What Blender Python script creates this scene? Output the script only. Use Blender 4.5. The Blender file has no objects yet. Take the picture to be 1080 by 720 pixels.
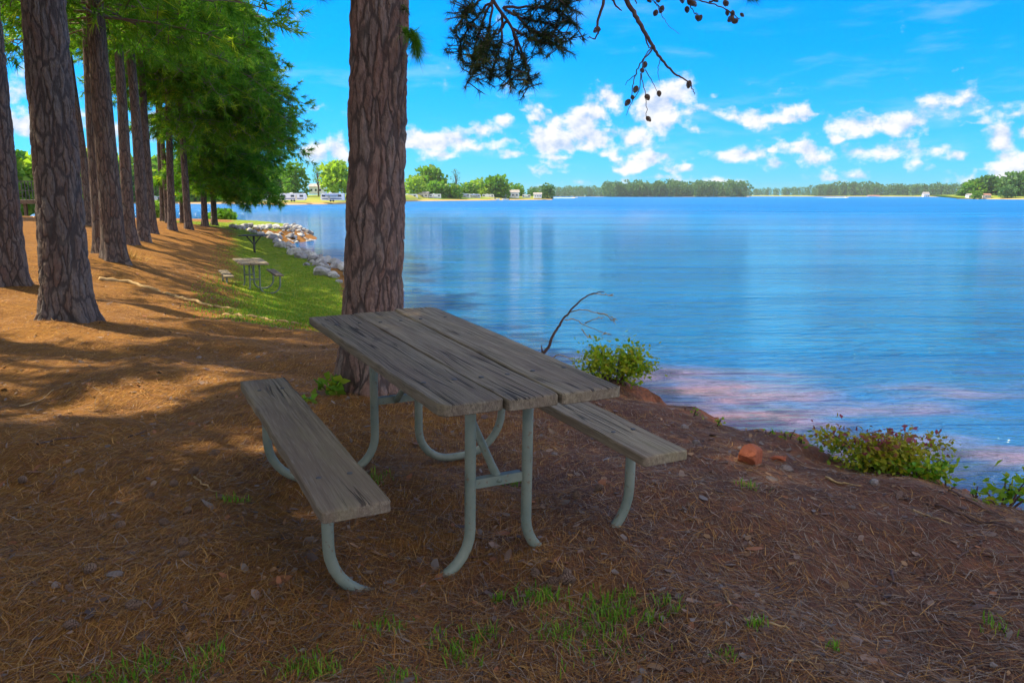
import bpy, bmesh, math, random
import numpy as np
from mathutils import Vector, Matrix, noise as mnoise

random.seed(7)
RNG = np.random.default_rng(7)
R = math.radians
scene = bpy.context.scene
COL = scene.collection

# ------------------------------------------------------------------ camera
CAM_H = 1.437
PITCH = math.atan(154 / 817.5)
cam_d = bpy.data.cameras.new('camera')
cam_d.sensor_fit = 'HORIZONTAL'
cam_d.sensor_width = 36
cam_d.lens = 817.5 / 1080 * 36
cam_d.clip_start = 0.05
cam_d.clip_end = 20000
cam = bpy.data.objects.new('camera', cam_d)
cam.location = (0, 0, CAM_H)
cam.rotation_euler = (math.pi / 2 - PITCH, 0, 0)
COL.objects.link(cam)
scene.camera = cam


def at(px, py, Y):
    """world point on the photo ray through pixel (px, py) at depth Y"""
    xn = (px - 540) / 817.5
    un = -(py - 360) / 817.5
    y = math.cos(PITCH) + un * math.sin(PITCH)
    z = -math.sin(PITCH) + un * math.cos(PITCH)
    t = Y / y
    return Vector((xn * t, Y, CAM_H + z * t))


# ------------------------------------------------------------------ tagging
def tag(o, label=None, cat=None, group=None, kind=None):
    if label: o['label'] = label
    if cat: o['category'] = cat
    if group: o['group'] = group
    if kind: o['kind'] = kind
    return o


def empty(name, loc=(0, 0, 0), rot=(0, 0, 0)):
    o = bpy.data.objects.new(name, None)
    o.empty_display_size = .2
    o.location = loc
    o.rotation_euler = rot
    COL.objects.link(o)
    return o


def link(name, me, parent=None, loc=None):
    o = bpy.data.objects.new(name, me)
    COL.objects.link(o)
    if parent is not None: o.parent = parent
    if loc is not None: o.location = loc
    return o


def kids(o):
    return [c for c in COL.objects if c.parent == o]


def copy_tree(o, parent=None):
    c = o.copy()
    COL.objects.link(c)
    c.parent = parent
    for ch in kids(o):
        copy_tree(ch, c)
    return c


# ------------------------------------------------------------------ mesh builder
class MB:
    def __init__(s):
        s.v = []; s.f = []; s.m = []; s.n = 0

    def add(s, verts, faces, mat=0):
        verts = np.asarray(verts, dtype=float).reshape(-1, 3)
        s.v.append(verts)
        for f in faces:
            s.f.append([i + s.n for i in f]); s.m.append(mat)
        s.n += len(verts)

    def box(s, c, d, mat=0, bev=0.0, rotz=0):
        x, y, z = [q / 2 for q in d]
        if bev > 0:
            b = bev
            vs = []; fs = []
            prof = [(-x + b, -y), (x - b, -y), (x, -y + b), (x, y - b), (x - b, y), (-x + b, y), (-x, y - b), (-x, -y + b)]
            lv = []
            for zz, k in ((-z, b), (-z + b, 0), (z - b, 0), (z, b)):
                for (px_, py_) in prof:
                    fx = (x - k) / x; fy = (y - k) / y
                    lv.append((px_ * fx, py_ * fy, zz))
            vs = lv
            for r in range(3):
                for i in range(8):
                    j = (i + 1) % 8
                    fs.append([r * 8 + i, r * 8 + j, r * 8 + 8 + j, r * 8 + 8 + i])
            fs.append(list(range(7, -1, -1))); fs.append([24 + i for i in range(8)])
        else:
            vs = [(-x, -y, -z), (x, -y, -z), (x, y, -z), (-x, y, -z), (-x, -y, z), (x, -y, z), (x, y, z), (-x, y, z)]
            fs = [[3, 2, 1, 0], [4, 5, 6, 7], [0, 1, 5, 4], [1, 2, 6, 5], [2, 3, 7, 6], [3, 0, 4, 7]]
        ca, sa = math.cos(rotz), math.sin(rotz)
        vs = [(a * ca - b_ * sa + c[0], a * sa + b_ * ca + c[1], e + c[2]) for a, b_, e in vs]
        s.add(vs, fs, mat)

    def tube(s, pts, rad, seg=10, mat=0, cap=True):
        pts = [Vector(p) for p in pts]
        n = len(pts)
        if not hasattr(rad, '__len__'): rad = [rad] * n
        vs = []; fs = []
        up = None
        for i, p in enumerate(pts):
            t = (pts[min(i + 1, n - 1)] - pts[max(i - 1, 0)])
            if t.length < 1e-9: t = Vector((0, 0, 1))
            t.normalize()
            if up is None:
                up = t.orthogonal().normalized()
            else:
                up = (up - t * up.dot(t))
                if up.length < 1e-6: up = t.orthogonal()
                up.normalize()
            w = t.cross(up)
            for k in range(seg):
                a = 2 * math.pi * k / seg
                vs.append(p + (up * math.cos(a) + w * math.sin(a)) * rad[i])
        for i in range(n - 1):
            for k in range(seg):
                k2 = (k + 1) % seg
                fs.append([i * seg + k, i * seg + k2, (i + 1) * seg + k2, (i + 1) * seg + k])
        if cap:
            fs.append([k for k in range(seg - 1, -1, -1)])
            fs.append([(n - 1) * seg + k for k in range(seg)])
        s.add([tuple(q) for q in vs], fs, mat)

    def mesh(s, name, mats, smooth=True):
        me = bpy.data.meshes.new(name)
        v = np.concatenate(s.v) if s.v else np.zeros((0, 3))
        me.from_pydata(v.tolist(), [], s.f)
        for m in (mats if isinstance(mats, (list, tuple)) else [mats]): me.materials.append(m)
        me.polygons.foreach_set('material_index', s.m)
        if smooth: me.polygons.foreach_set('use_smooth', [True] * len(me.polygons))
        me.update()
        return me

    def build(s, name, mats, parent=None, smooth=True, loc=None, sharp=None):
        me = s.mesh(name, mats, smooth)
        if sharp is not None: me.set_sharp_from_angle(angle=sharp)
        return link(name, me, parent, loc)


def fast_mesh(name, verts, faces, mats, attrs=None, smooth=False, matidx=None):
    """verts (n,3); faces (m,k) all of one size k"""
    me = bpy.data.meshes.new(name)
    verts = np.asarray(verts, np.float32); faces = np.asarray(faces, np.int32)
    m, k = faces.shape
    me.vertices.add(len(verts)); me.vertices.foreach_set('co', verts.ravel())
    me.loops.add(m * k); me.loops.foreach_set('vertex_index', faces.ravel())
    me.polygons.add(m)
    me.polygons.foreach_set('loop_start', np.arange(0, m * k, k, dtype=np.int32))
    me.polygons.foreach_set('loop_total', np.full(m, k, np.int32))
    if matidx is not None: me.polygons.foreach_set('material_index', np.asarray(matidx, np.int32))
    if smooth: me.polygons.foreach_set('use_smooth', np.ones(m, bool))
    for a, val in (attrs or {}).items():
        val = np.asarray(val, np.float32)
        if val.ndim == 1:
            at_ = me.attributes.new(a, 'FLOAT', 'POINT'); at_.data.foreach_set('value', val)
        else:
            at_ = me.attributes.new(a, 'FLOAT_COLOR', 'POINT')
            at_.data.foreach_set('color', np.concatenate([val, np.ones((len(val), 1), np.float32)], 1).ravel())
    for mt in (mats if isinstance(mats, (list, tuple)) else [mats]): me.materials.append(mt)
    me.update(calc_edges=True)
    me.validate()
    return me


# ------------------------------------------------------------------ node helpers
class S:
    """a socket with arithmetic"""
    def __init__(s, nt, sock): s.nt = nt; s.k = sock

    def _m(s, op, *a):
        n = s.nt.nodes.new('ShaderNodeMath'); n.operation = op
        for i, q in enumerate((s,) + a):
            if isinstance(q, S): s.nt.links.new(q.k, n.inputs[i])
            else: n.inputs[i].default_value = q
        return S(s.nt, n.outputs[0])

    def __add__(s, o): return s._m('ADD', o)
    __radd__ = __add__
    def __sub__(s, o): return s._m('SUBTRACT', o)
    def __rsub__(s, o): return s._m('MULTIPLY', -1.0)._m('ADD', o)
    def __mul__(s, o): return s._m('MULTIPLY', o)
    __rmul__ = __mul__
    def __truediv__(s, o): return s._m('DIVIDE', o)
    def pow(s, o): return s._m('POWER', o)
    def max(s, o): return s._m('MAXIMUM', o)
    def min(s, o): return s._m('MINIMUM', o)
    def abs(s): return s._m('ABSOLUTE')

    def smooth(s, a, b, lo=0.0, hi=1.0):
        n = s.nt.nodes.new('ShaderNodeMapRange'); n.interpolation_type = 'SMOOTHSTEP'
        s.nt.links.new(s.k, n.inputs['Value'])
        for nm, q in (('From Min', a), ('From Max', b), ('To Min', lo), ('To Max', hi)): n.inputs[nm].default_value = q
        return S(s.nt, n.outputs[0])

    def lin(s, a, b, lo=0.0, hi=1.0):
        n = s.nt.nodes.new('ShaderNodeMapRange')
        s.nt.links.new(s.k, n.inputs['Value'])
        for nm, q in (('From Min', a), ('From Max', b), ('To Min', lo), ('To Max', hi)): n.inputs[nm].default_value = q
        return S(s.nt, n.outputs[0])


class NT:
    def __init__(s, nt):
        s.nt = nt; nt.nodes.clear()

    def new(s, t, **kw):
        n = s.nt.nodes.new(t)
        for k, v in kw.items(): setattr(n, k, v)
        return n

    def put(s, sock, v):
        if isinstance(v, S): s.nt.links.new(v.k, sock)
        elif hasattr(v, 'is_output'): s.nt.links.new(v, sock)
        else:
            if isinstance(v, (tuple, list)) and len(v) == 3 and sock.type == 'RGBA': v = (*v, 1)
            sock.default_value = v

    def coord(s, which='Object'):
        return S(s.nt, s.new('ShaderNodeTexCoord').outputs[which])

    def pos(s): return S(s.nt, s.new('ShaderNodeNewGeometry').outputs['Position'])

    def map(s, v, scale=(1, 1, 1), rot=(0, 0, 0), loc=(0, 0, 0)):
        n = s.new('ShaderNodeMapping')
        s.put(n.inputs['Vector'], v); n.inputs['Scale'].default_value = scale
        n.inputs['Rotation'].default_value = rot; n.inputs['Location'].default_value = loc
        return S(s.nt, n.outputs[0])

    def noise(s, v, scale=5, detail=4, rough=.5, dist=0.0, color=False, lac=2.0):
        n = s.new('ShaderNodeTexNoise')
        s.put(n.inputs['Vector'], v)
        n.inputs['Scale'].default_value = scale; n.inputs['Detail'].default_value = detail
        n.inputs['Roughness'].default_value = rough; n.inputs['Distortion'].default_value = dist
        n.inputs['Lacunarity'].default_value = lac
        return S(s.nt, n.outputs['Color' if color else 'Fac'])

    def voro(s, v, scale=5, feature='F1', out='Distance', rnd=1.0):
        n = s.new('ShaderNodeTexVoronoi', feature=feature)
        s.put(n.inputs['Vector'], v); n.inputs['Scale'].default_value = scale
        n.inputs['Randomness'].default_value = rnd
        return S(s.nt, n.outputs[out])

    def mix(s, f, a, b, blend='MIX'):
        n = s.new('ShaderNodeMix', data_type='RGBA', blend_type=blend)
        s.put(n.inputs[0], f); s.put(n.inputs[6], a); s.put(n.inputs[7], b)
        return S(s.nt, n.outputs[2])

    def vadd(s, a, b, op='ADD'):
        n = s.new('ShaderNodeVectorMath', operation=op)
        s.put(n.inputs[0], a); s.put(n.inputs[1], b)
        return S(s.nt, n.outputs[0])

    def sep(s, v):
        n = s.new('ShaderNodeSeparateXYZ'); s.put(n.inputs[0], v)
        return [S(s.nt, q) for q in n.outputs]

    def comb(s, x, y, z):
        n = s.new('ShaderNodeCombineXYZ')
        for i, q in enumerate((x, y, z)): s.put(n.inputs[i], q)
        return S(s.nt, n.outputs[0])

    def attr(s, name, out='Fac'):
        n = s.new('ShaderNodeAttribute', attribute_name=name)
        return S(s.nt, n.outputs[out])

    def rnd(s): return S(s.nt, s.new('ShaderNodeObjectInfo').outputs['Random'])

    def bump(s, h, strength=.5, dist=.01):
        n = s.new('ShaderNodeBump'); s.put(n.inputs['Height'], h)
        n.inputs['Strength'].default_value = strength; n.inputs['Distance'].default_value = dist
        return S(s.nt, n.outputs[0])

    def pbr(s, color, rough=.8, bump=None, spec=.3, metal=0.0, **kw):
        n = s.new('ShaderNodeBsdfPrincipled')
        s.put(n.inputs['Base Color'], color); s.put(n.inputs['Roughness'], rough)
        s.put(n.inputs['Specular IOR Level'], spec); n.inputs['Metallic'].default_value = metal
        if bump is not None: s.put(n.inputs['Normal'], bump)
        for k, v in kw.items(): s.put(n.inputs[k], v)
        return S(s.nt, n.outputs[0])

    def out(s, surf, disp=None):
        o = s.new('ShaderNodeOutputMaterial')
        s.put(o.inputs['Surface'], surf)
        if disp is not None: s.put(o.inputs['Displacement'], disp)


def material(name):
    m = bpy.data.materials.new(name); m.use_nodes = True
    return m, NT(m.node_tree)


def plain(name, col, rough=.7, spec=.3, metal=0.0, var=.12, scale=4.0):
    m, t = material(name)
    n = t.noise(t.coord('Object'), scale, 5, .6)
    c = t.mix(n.smooth(.3, .7), tuple(q * (1 - var) for q in col), tuple(min(1, q * (1 + var)) for q in col))
    t.out(t.pbr(c, rough, t.bump(n, .2, .02), spec, metal))
    return m


# ------------------------------------------------------------------ materials
def mat_bark(name, scale, displace, warm=1.0, grey=0.0):
    m, t = material(name)
    r_ = t.rnd()
    uv = t.vadd(t.coord('UV'), t.comb(r_ * 23.0, r_ * 41.0, 0.0))
    w = t.noise(t.map(uv, (3, 1.5, 1)), 1.0, 3, .6, color=True)
    wf = t.noise(t.map(uv, (24, 9, 1)), 1.0, 4, .65, color=True)
    wv = t.vadd(t.vadd(w, (.5, .5, .5), 'SUBTRACT'), (.16, .30, 0), 'MULTIPLY')
    wv = t.vadd(wv, t.vadd(t.vadd(wf, (.5, .5, .5), 'SUBTRACT'), (.055, .12, 0), 'MULTIPLY'))
    uw = t.vadd(uv, wv)
    p = t.map(uw, (scale, scale * .21, 1))
    e = t.voro(p, 1.0, 'DISTANCE_TO_EDGE')
    cr = t.sep(t.voro(p, 1.0, 'F1', 'Color'))[0]
    p2 = t.map(uw, (scale * 2.3, scale * .8, 1), loc=(3.1, 7.7, 0))
    e2 = t.voro(p2, 1.0, 'DISTANCE_TO_EDGE')
    c2 = t.sep(t.voro(p2, 1.0, 'F1', 'Color'))[1]
    fur = (t.noise(t.map(uw, (scale * .9, scale * .11, 1), loc=(1.3, 2.2, 0)), 1.0, 2, .5) - .5).abs().smooth(.0, .07)
    fine = t.noise(t.map(uv, (46, 15, 1)), 1.0, 7, .72)
    plate = e.smooth(.0, .26) * (fur * .6 + .4)
    h = plate * .75 + e2.smooth(0, .16) * .10 + c2 * .14 + fine * .34 + cr * .12
    col = t.mix(cr, (.215 * warm, .120, .088), (.235, .180, .155))
    col = t.mix(c2.smooth(.35, .8) * .6, col, (.31 * warm, .205, .155))
    col = t.mix(fine.smooth(.40, .66) * .70, col, (.115, .080, .068))
    col = t.mix(plate.smooth(.0, .30, .74, 0), col, (.052, .039, .037))
    col = t.mix(grey, col, t.mix(1.0, col, (.62, .74, .86), 'MULTIPLY'))
    lich = t.noise(t.map(uv, (5, 3, 1), loc=(9, 2, 0)), 1.0, 4, .6).smooth(.58, .75)
    col = t.mix(lich * .35, col, (.20, .19, .17))
    if displace:
        d = t.new('ShaderNodeDisplacement'); t.put(d.inputs['Height'], h)
        d.inputs['Midlevel'].default_value = .95; d.inputs['Scale'].default_value = .026
        t.out(t.pbr(col, .92, None, .15), S(t.nt, d.outputs[0]))
        m.displacement_method = 'BOTH'
    else:
        t.out(t.pbr(col, .92, t.bump(h, 1.0, .045), .15))
    return m


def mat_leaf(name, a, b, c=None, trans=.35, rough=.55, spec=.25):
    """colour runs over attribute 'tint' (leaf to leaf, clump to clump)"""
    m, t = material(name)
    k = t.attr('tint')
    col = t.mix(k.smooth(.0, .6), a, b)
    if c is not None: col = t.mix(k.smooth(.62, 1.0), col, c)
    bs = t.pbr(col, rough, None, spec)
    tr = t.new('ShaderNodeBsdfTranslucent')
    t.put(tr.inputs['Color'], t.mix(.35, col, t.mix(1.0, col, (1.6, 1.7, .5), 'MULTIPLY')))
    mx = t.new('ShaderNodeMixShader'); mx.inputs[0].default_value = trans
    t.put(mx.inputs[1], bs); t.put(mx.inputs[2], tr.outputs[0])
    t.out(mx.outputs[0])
    return m


def mat_litter(name):
    m, t = material(name)
    t.out(t.pbr(t.attr('col', 'Color'), .75, None, .2))
    return m


def mat_wood():
    m, t = material('weathered_wood')
    o = t.coord('Object')
    r = t.rnd()
    sh = t.comb(r * 7.0, r * 13.0, 0.0)
    ov = t.vadd(o, sh)
    wob = t.noise(t.map(ov, (5, 1.4, 5)), 1.0, 2, .5, color=True)
    ow = t.vadd(ov, t.vadd(t.vadd(wob, (.5, .5, .5), 'SUBTRACT'), (.05, .0, .02), 'MULTIPLY'))
    grain = t.noise(t.map(ow, (95, 2.2, 60)), 1.0, 5, .65)
    grain2 = t.noise(t.map(ow, (240, 7, 150)), 1.0, 4, .6)
    band = t.noise(t.map(ow, (16, .9, 12)), 1.0, 3, .6)
    crack = t.noise(t.map(ow, (34, .75, 5), loc=(4, 2, 1)), 1.0, 2, .45)
    ck = (crack - .5).abs().smooth(.0, .028, 1, 0) * t.noise(t.map(ov, (3, 1.6, 3)), 1.0, 2, .5).smooth(.42, .58)
    ny = t.sep(S(t.nt, t.new('ShaderNodeNewGeometry').outputs['Normal']))[2].abs()
    ck = ck * ny.smooth(.2, .8)
    blot = t.noise(t.map(ov, (7, 3.2, 7)), 1.0, 6, .65)
    col = t.mix(grain.smooth(.3, .7), (.125, .105, .080), (.290, .252, .190))
    col = t.mix(band.smooth(.40, .68) * .7, col, (.165, .128, .102))
    col = t.mix(grain2.smooth(.5, .75) * .55, col, (.34, .31, .27))
    col = t.mix(blot.smooth(.5, .72) * .5, col, (.215, .190, .120))
    col = t.mix(blot.smooth(.28, .42, 1, 0) * .55, col, (.085, .068, .060))
    col = t.mix(ck * .9, col, (.030, .024, .022))
    col = t.mix(1.0, col, t.mix(r, (.74, .71, .70), (1.34, 1.26, 1.10)), 'MULTIPLY')
    h = grain * .5 + grain2 * .25 - ck * 1.2 + band * .3
    t.out(t.pbr(col, .85, t.bump(h, 1.0, .009), .2))
    return m


def mat_pipe():
    m, t = material('painted_steel_pipe')
    o = t.coord('Object')
    n = t.noise(o, 9, 6, .65); n2 = t.noise(o, 45, 4, .6)
    _, _, z = t.sep(o)
    col = t.mix(n.smooth(.3, .7), (.140, .182, .155), (.200, .228, .185))
    col = t.mix(n2.smooth(.60, .68) * .6, col, (.15, .085, .045))
    # soil splashed and rubbed on the lower bends
    low = (z + n * .18).smooth(-.72, -.50, 1, 0)
    col = t.mix(low * .55, col, (.24, .21, .16))
    t.out(t.pbr(col, .55, t.bump(n2, .25, .003), .35))
    return m


def mat_ground():
    m, t = material('ground_soil')
    p = t.pos()
    g = t.attr('grass'); clay = t.attr('clay'); sand = t.attr('sand')
    big = t.noise(p, .55, 4, .6)
    mid = t.noise(p, 3.2, 5, .65)
    fine = t.noise(p, 34, 5, .7)
    s = None
    for k, (ang, off) in enumerate(((.2, 0), (1.2, 5), (2.1, 9), (2.8, 14))):
        q = t.noise(t.map(p, (130, 9, 40), rot=(0, 0, ang), loc=(off, off * .7, 0)), 1.0, 2, .5, dist=.4).smooth(.56, .72)
        s = q if s is None else s.max(q)
    straw = t.mix(mid.smooth(.3, .7), (.135, .056, .017), (.310, .140, .028))
    straw = t.mix((t.noise(p, 1.6, 7, .78)).smooth(.46, .62) * .75, straw, (.120, .052, .022))
    straw = t.mix(s * .75, straw, (.50, .275, .070))
    straw = t.mix(fine.smooth(.55, .8) * .6, straw, (.075, .042, .028))
    dirt = t.mix(mid.smooth(.3, .7), (.100, .046, .032), (.190, .078, .048))
    dirt = t.mix(s * .55, dirt, (.26, .175, .12))
    dirt = t.mix(fine.smooth(.5, .8) * .6, dirt, (.085, .058, .052))
    k = (t.attr('straw') + (big - .5) * .9 + (mid - .5) * .35).smooth(.35, .65)
    col = t.mix(k, dirt, straw)
    red = t.mix(fine.smooth(.3, .7), (.30, .095, .045), (.38, .15, .075))
    col = t.mix((clay + (mid - .5) * .9 + (big - .5) * .4).smooth(.42, .75), col, red)
    gr = t.mix(mid.smooth(.3, .7), (.105, .180, .012), (.240, .285, .018))
    gr = t.mix(fine.smooth(.45, .8) * .5, gr, (.20, .19, .05))
    col = t.mix((g + (mid - .5) * .55 + (big - .5) * .35).smooth(.38, .62), col, gr)
    h = fine * .6 + s * .8 + mid * .6
    t.out(t.pbr(col, .95, t.bump(h, .8, .018), .1))
    return m


def mat_water():
    m, t = material('lake_water')
    p = t.pos()
    shore = t.attr('shore')            # metres from the waterline
    wob = t.noise(p, .35, 2, .5, color=True)
    pw = t.vadd(p, t.vadd(t.vadd(wob, (.5, .5, .5), 'SUBTRACT'), (1.2, 1.2, 0), 'MULTIPLY'))
    w1 = t.noise(t.map(pw, (1.1, 3.6, 1), rot=(0, 0, R(16))), 1.0, 4, .55)
    w2 = t.noise(t.map(pw, (3.6, 12, 1), rot=(0, 0, R(-6))), 1.0, 4, .6)
    w3 = t.noise(t.map(pw, (.28, .95, 1), rot=(0, 0, R(8))), 1.0, 3, .5)
    w4 = t.noise(t.map(pw, (.10, .34, 1), rot=(0, 0, R(3)), loc=(7, 3, 0)), 1.0, 3, .55)
    h = w4 * 2.2 + w3 * 1.15 + w1 * .90 + w2 * .34
    gust = t.noise(t.map(p, (.012, .11, 1), rot=(0, 0, R(4))), 1.0, 8, .68)
    lane = gust.smooth(.38, .62)
    nrm = t.bump(h * (lane * .8 + .7), 1.0, .38)
    mud = t.noise(t.map(pw, (.30, .85, 1), rot=(0, 0, R(20)), loc=(4.3, 1.2, 0)), 1.0, 3, .5)
    body = t.mix(lane, (.001, .100, .31), (.002, .175, .47))  # light and dark ripple streaks painted into the body colour
    near = shore.smooth(2.0, 12.0, 1, 0) * t.sep(p)[1].smooth(12, 17, 1, 0)
    body = t.mix(near * .55, body, (.030, .115, .34))
    body = t.mix((near * mud.smooth(.44, .72)) * .75, body, (.36, .170, .165))
    body = t.mix((shore.smooth(.0, 3.8, 1, 0) * t.sep(p)[1].smooth(12, 17, 1, 0)) * .75, body, (.34, .155, .13))
    t.out(t.pbr(body, shore.lin(12, 160, .05, .38), nrm, .50, IOR=1.333))
    return m


M = {}
M['bark_near'] = mat_bark('pine_bark_close', 14, True, 1.1, .40)
M['bark_grey'] = mat_bark('pine_bark_grey', 14, True, 1.0, 1.0)
M['bark'] = mat_bark('pine_bark', 12, False, 1.0, .6)
M['needles'] = mat_leaf('pine_needles', (.050, .175, .012), (.125, .300, .018), (.35, .45, .025), .58)
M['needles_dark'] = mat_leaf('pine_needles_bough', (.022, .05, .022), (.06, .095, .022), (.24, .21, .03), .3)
M['leaf'] = mat_leaf('broad_leaves', (.050, .17, .015), (.125, .27, .02), (.30, .36, .03), .45)
M['leaf_lime'] = mat_leaf('light_green_leaves', (.13, .28, .02), (.25, .40, .03), (.42, .46, .06), .5)
M['leaf_far'] = mat_leaf('far_leaves', (.040, .125, .040), (.085, .190, .050), (.15, .25, .06), .3)
M['leaf_red'] = mat_leaf('red_tipped_leaves', (.13, .26, .015), (.36, .32, .02), (.26, .05, .085), .35)
M['leaf_bush'] = mat_leaf('yellow_green_leaves', (.10, .27, .015), (.36, .42, .02), (.46, .34, .04), .4)
M['grass'] = mat_leaf('grass_blades', (.060, .19, .012), (.140, .30, .018), (.30, .32, .04), .4)
M['litter'] = mat_litter('pine_straw')
M['wood'] = mat_wood()
M['pipe'] = mat_pipe()
M['twig'] = plain('twig_bark', (.10, .062, .055), .85, .15, var=.3, scale=20)
M['dry_twig'] = plain('dry_twig', (.40, .27, .13), .85, .15, var=.25, scale=20)
M['cone'] = plain('pine_cone_scales', (.15, .10, .075), .85, .15, var=.3, scale=30)
M['steel'] = plain('dark_steel', (.06, .062, .066), .6, .4, var=.25, scale=12)
M['white'] = plain('white_paint', (.74, .75, .76), .45, .4, var=.05, scale=1)
M['cream'] = plain('cream_siding', (.62, .58, .50), .6, .3, var=.08, scale=1)
M['glass'] = plain('dark_window_glass', (.035, .045, .06), .12, .6, var=.1)
M['roof'] = plain('grey_roof', (.30, .28, .27), .8, .2, var=.15, scale=1)
M['roof_red'] = plain('brown_roof', (.28, .15, .11), .8, .2, var=.15, scale=1)
M['rubber'] = plain('black_rubber', (.025, .025, .026), .8, .2)
M['stripe'] = plain('blue_stripe_paint', (.06, .10, .22), .5, .4)
M['deck'] = plain('deck_timber', (.13, .10, .075), .85, .2, var=.3, scale=3)


def mat_rock(name, a, b):
    m, t = material(name)
    o = t.coord('Object')
    n = t.noise(o, 3, 6, .65); r = t.rnd()
    col = t.mix(r, a, b)
    col = t.mix(n.smooth(.4, .7) * .6, col, tuple(q * .55 for q in a))
    t.out(t.pbr(col, .9, t.bump(n, .6, .05), .2))
    return m


M['rock'] = mat_rock('riprap_granite', (.24, .235, .24), (.54, .53, .51))
M['redrock'] = mat_rock('red_clay_stone', (.40, .11, .05), (.33, .10, .05))
M['pebble'] = mat_rock('pebble_stone', (.20, .16, .15), (.36, .30, .27))


def mat_land():
    m, t = material('far_lawn')
    p = t.pos()
    n = t.noise(p, .06, 5, .6)
    z = t.sep(p)[2]
    col = t.mix(n.smooth(.35, .65), (.11, .19, .025), (.25, .25, .05))
    col = t.mix((z + n * .8).smooth(-1.1, -.4, 1, 0), col, (.42, .27, .14))
    t.out(t.pbr(col, .95, None, .1))
    return m


M['land'] = mat_land()

# ------------------------------------------------------------------ terrain height
WATER = -1.763
SHORE = np.array([(30, -40), (14, -14), (6.4, -3), (4.1, 1.5), (3.0, 3.7), (2.12, 4.6), (1.48, 6.0), (.95, 7.2), (.2, 8.8), (-1.35, 11.3),
                  (-2.9, 15), (-4.2, 20), (-6.0, 27), (-8.6, 34), (-11.6, 41), (-14.6, 45.5), (-16.8, 48), (-16.4, 52), (-15.9, 57),
                  (-17.8, 64), (-22, 72), (-30, 79), (-45, 83), (-80, 84), (-140, 90), (-400, 100)], float)
CTRL = np.array([(0, 2, 0), (-1.5, 2, 0), (1.5, 2, 0.02), (0, 4, 0), (-1.08, 5.63, 0), (1.3, 4.1, -.03), (2.4, 3.6, 0), (.95, 6.6, -.14), (.3, 8, -.22),
                 (-5.4, 9.35, -.04), (-8.4, 12.6, 0), (-8.9, 17, .12), (-13.4, 28, -.06), (-16, 37, -.1), (-20, 48, -.16), (-25, 62, -.45),
                 (-6.45, 19.8, -1.03), (-11.9, 36, -1.22), (-4.5, 14.5, -.72), (-3.6, 10, -.34), (-6, 7, 0), (-3, 5, 0), (-2, 7.5, -.1), (-10.2, 24, -.62),
                 (-20, 10, .3), (-15, 20, .25), (-30, 40, .1), (0, -5, .05), (-8, -3, .15), (5, -4, 0), (-40, 60, -.4), (-60, 20, .6), (-60, 70, -.4),
                 (-4, 2, .02), (-5.6, 17, -.85), (-8.5, 24, -1.1), (-3, 12, -.5), (-17, 60, -.9), (-20, 66, -.8)], float)


def _tps(a, b):
    d2 = ((a[:, None, :] - b[None, :, :]) ** 2).sum(-1)
    return .5 * d2 * np.log(d2 + 1e-9)


_n = len(CTRL)
_A = np.zeros((_n + 3, _n + 3))
_A[:_n, :_n] = _tps(CTRL[:, :2], CTRL[:, :2]) + np.eye(_n) * 1.5
_P = np.c_[np.ones(_n), CTRL[:, :2]]
_A[:_n, _n:] = _P; _A[_n:, :_n] = _P.T
_W = np.linalg.solve(_A, np.r_[CTRL[:, 2], 0, 0, 0])
_ph = RNG.uniform(0, 2 * np.pi, (40, 2)); _wl = np.exp(RNG.uniform(np.log(.22), np.log(2.6), 40)); _an = RNG.uniform(0, np.pi, 40)


def sdist(x, y):
    """signed distance to the bank edge, + on land"""
    x = np.asarray(x, float); y = np.asarray(y, float)
    best = np.full(x.shape, 1e18); sg = np.ones(x.shape)
    for (ax, ay), (bx, by) in zip(SHORE[:-1], SHORE[1:]):
        dx, dy = bx - ax, by - ay
        t = np.clip(((x - ax) * dx + (y - ay) * dy) / (dx * dx + dy * dy), 0, 1)
        qx, qy = x - ax - t * dx, y - ay - t * dy
        d = qx * qx + qy * qy
        s = np.where(dx * qy - dy * qx > 0, 1.0, -1.0)
        up = d < best - 1e-9
        best = np.where(up, d, best); sg = np.where(up, s, sg)
    return np.sqrt(best) * sg


def sstep(a, b, x):
    t = np.clip((x - a) / (b - a), 0, 1)
    return t * t * (3 - 2 * t)


def height(x, y):
    x = np.atleast_1d(np.asarray(x, float)); y = np.atleast_1d(np.asarray(y, float))
    sh = x.shape
    x = x.ravel(); y = y.ravel()
    out = np.empty(len(x))
    for i in range(0, len(x), 20000):
        xs, ys = x[i:i + 20000], y[i:i + 20000]
        q = np.c_[np.clip(xs, -70, 12), np.clip(ys, -12, 80)]
        h = _tps(q, CTRL[:, :2]) @ _W[:_n] + _W[_n] + q @ _W[_n + 1:]
        h = np.clip(h, -1.3, .7)
        r = np.hypot(xs, ys)
        mic = np.zeros(len(xs))
        for k in range(40):
            cx, cy = math.cos(_an[k]) / _wl[k], math.sin(_an[k]) / _wl[k]
            mic += np.sin(2 * np.pi * (xs * cx + ys * cy) + _ph[k, 0]) * (_wl[k] * .0050) * np.clip(2.0 - r * .05 / _wl[k], 0, 1)
        h = h + mic
        d = sdist(xs, ys) + .20 * np.sin(xs * 2.1 + ys * 1.3) + .13 * np.sin(xs * 5.2 - ys * 4.1) + .08 * np.sin(xs * 11.3 + ys * 7.9) + .05 * np.sin(xs * 23 - ys * 17)
        h = h - .10 * np.clip(1 - d / 1.6, 0, 1) ** 2 * (d < 1.6)
        k = sstep(.05, -1.7, d)
        bed = WATER - .12 - np.clip(-d - 1.5, 0, 60) * .09
        out[i:i + 20000] = h * (1 - k) + bed * k
    return out.reshape(sh)


def hz(x, y): return float(height(x, y)[0])


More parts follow.
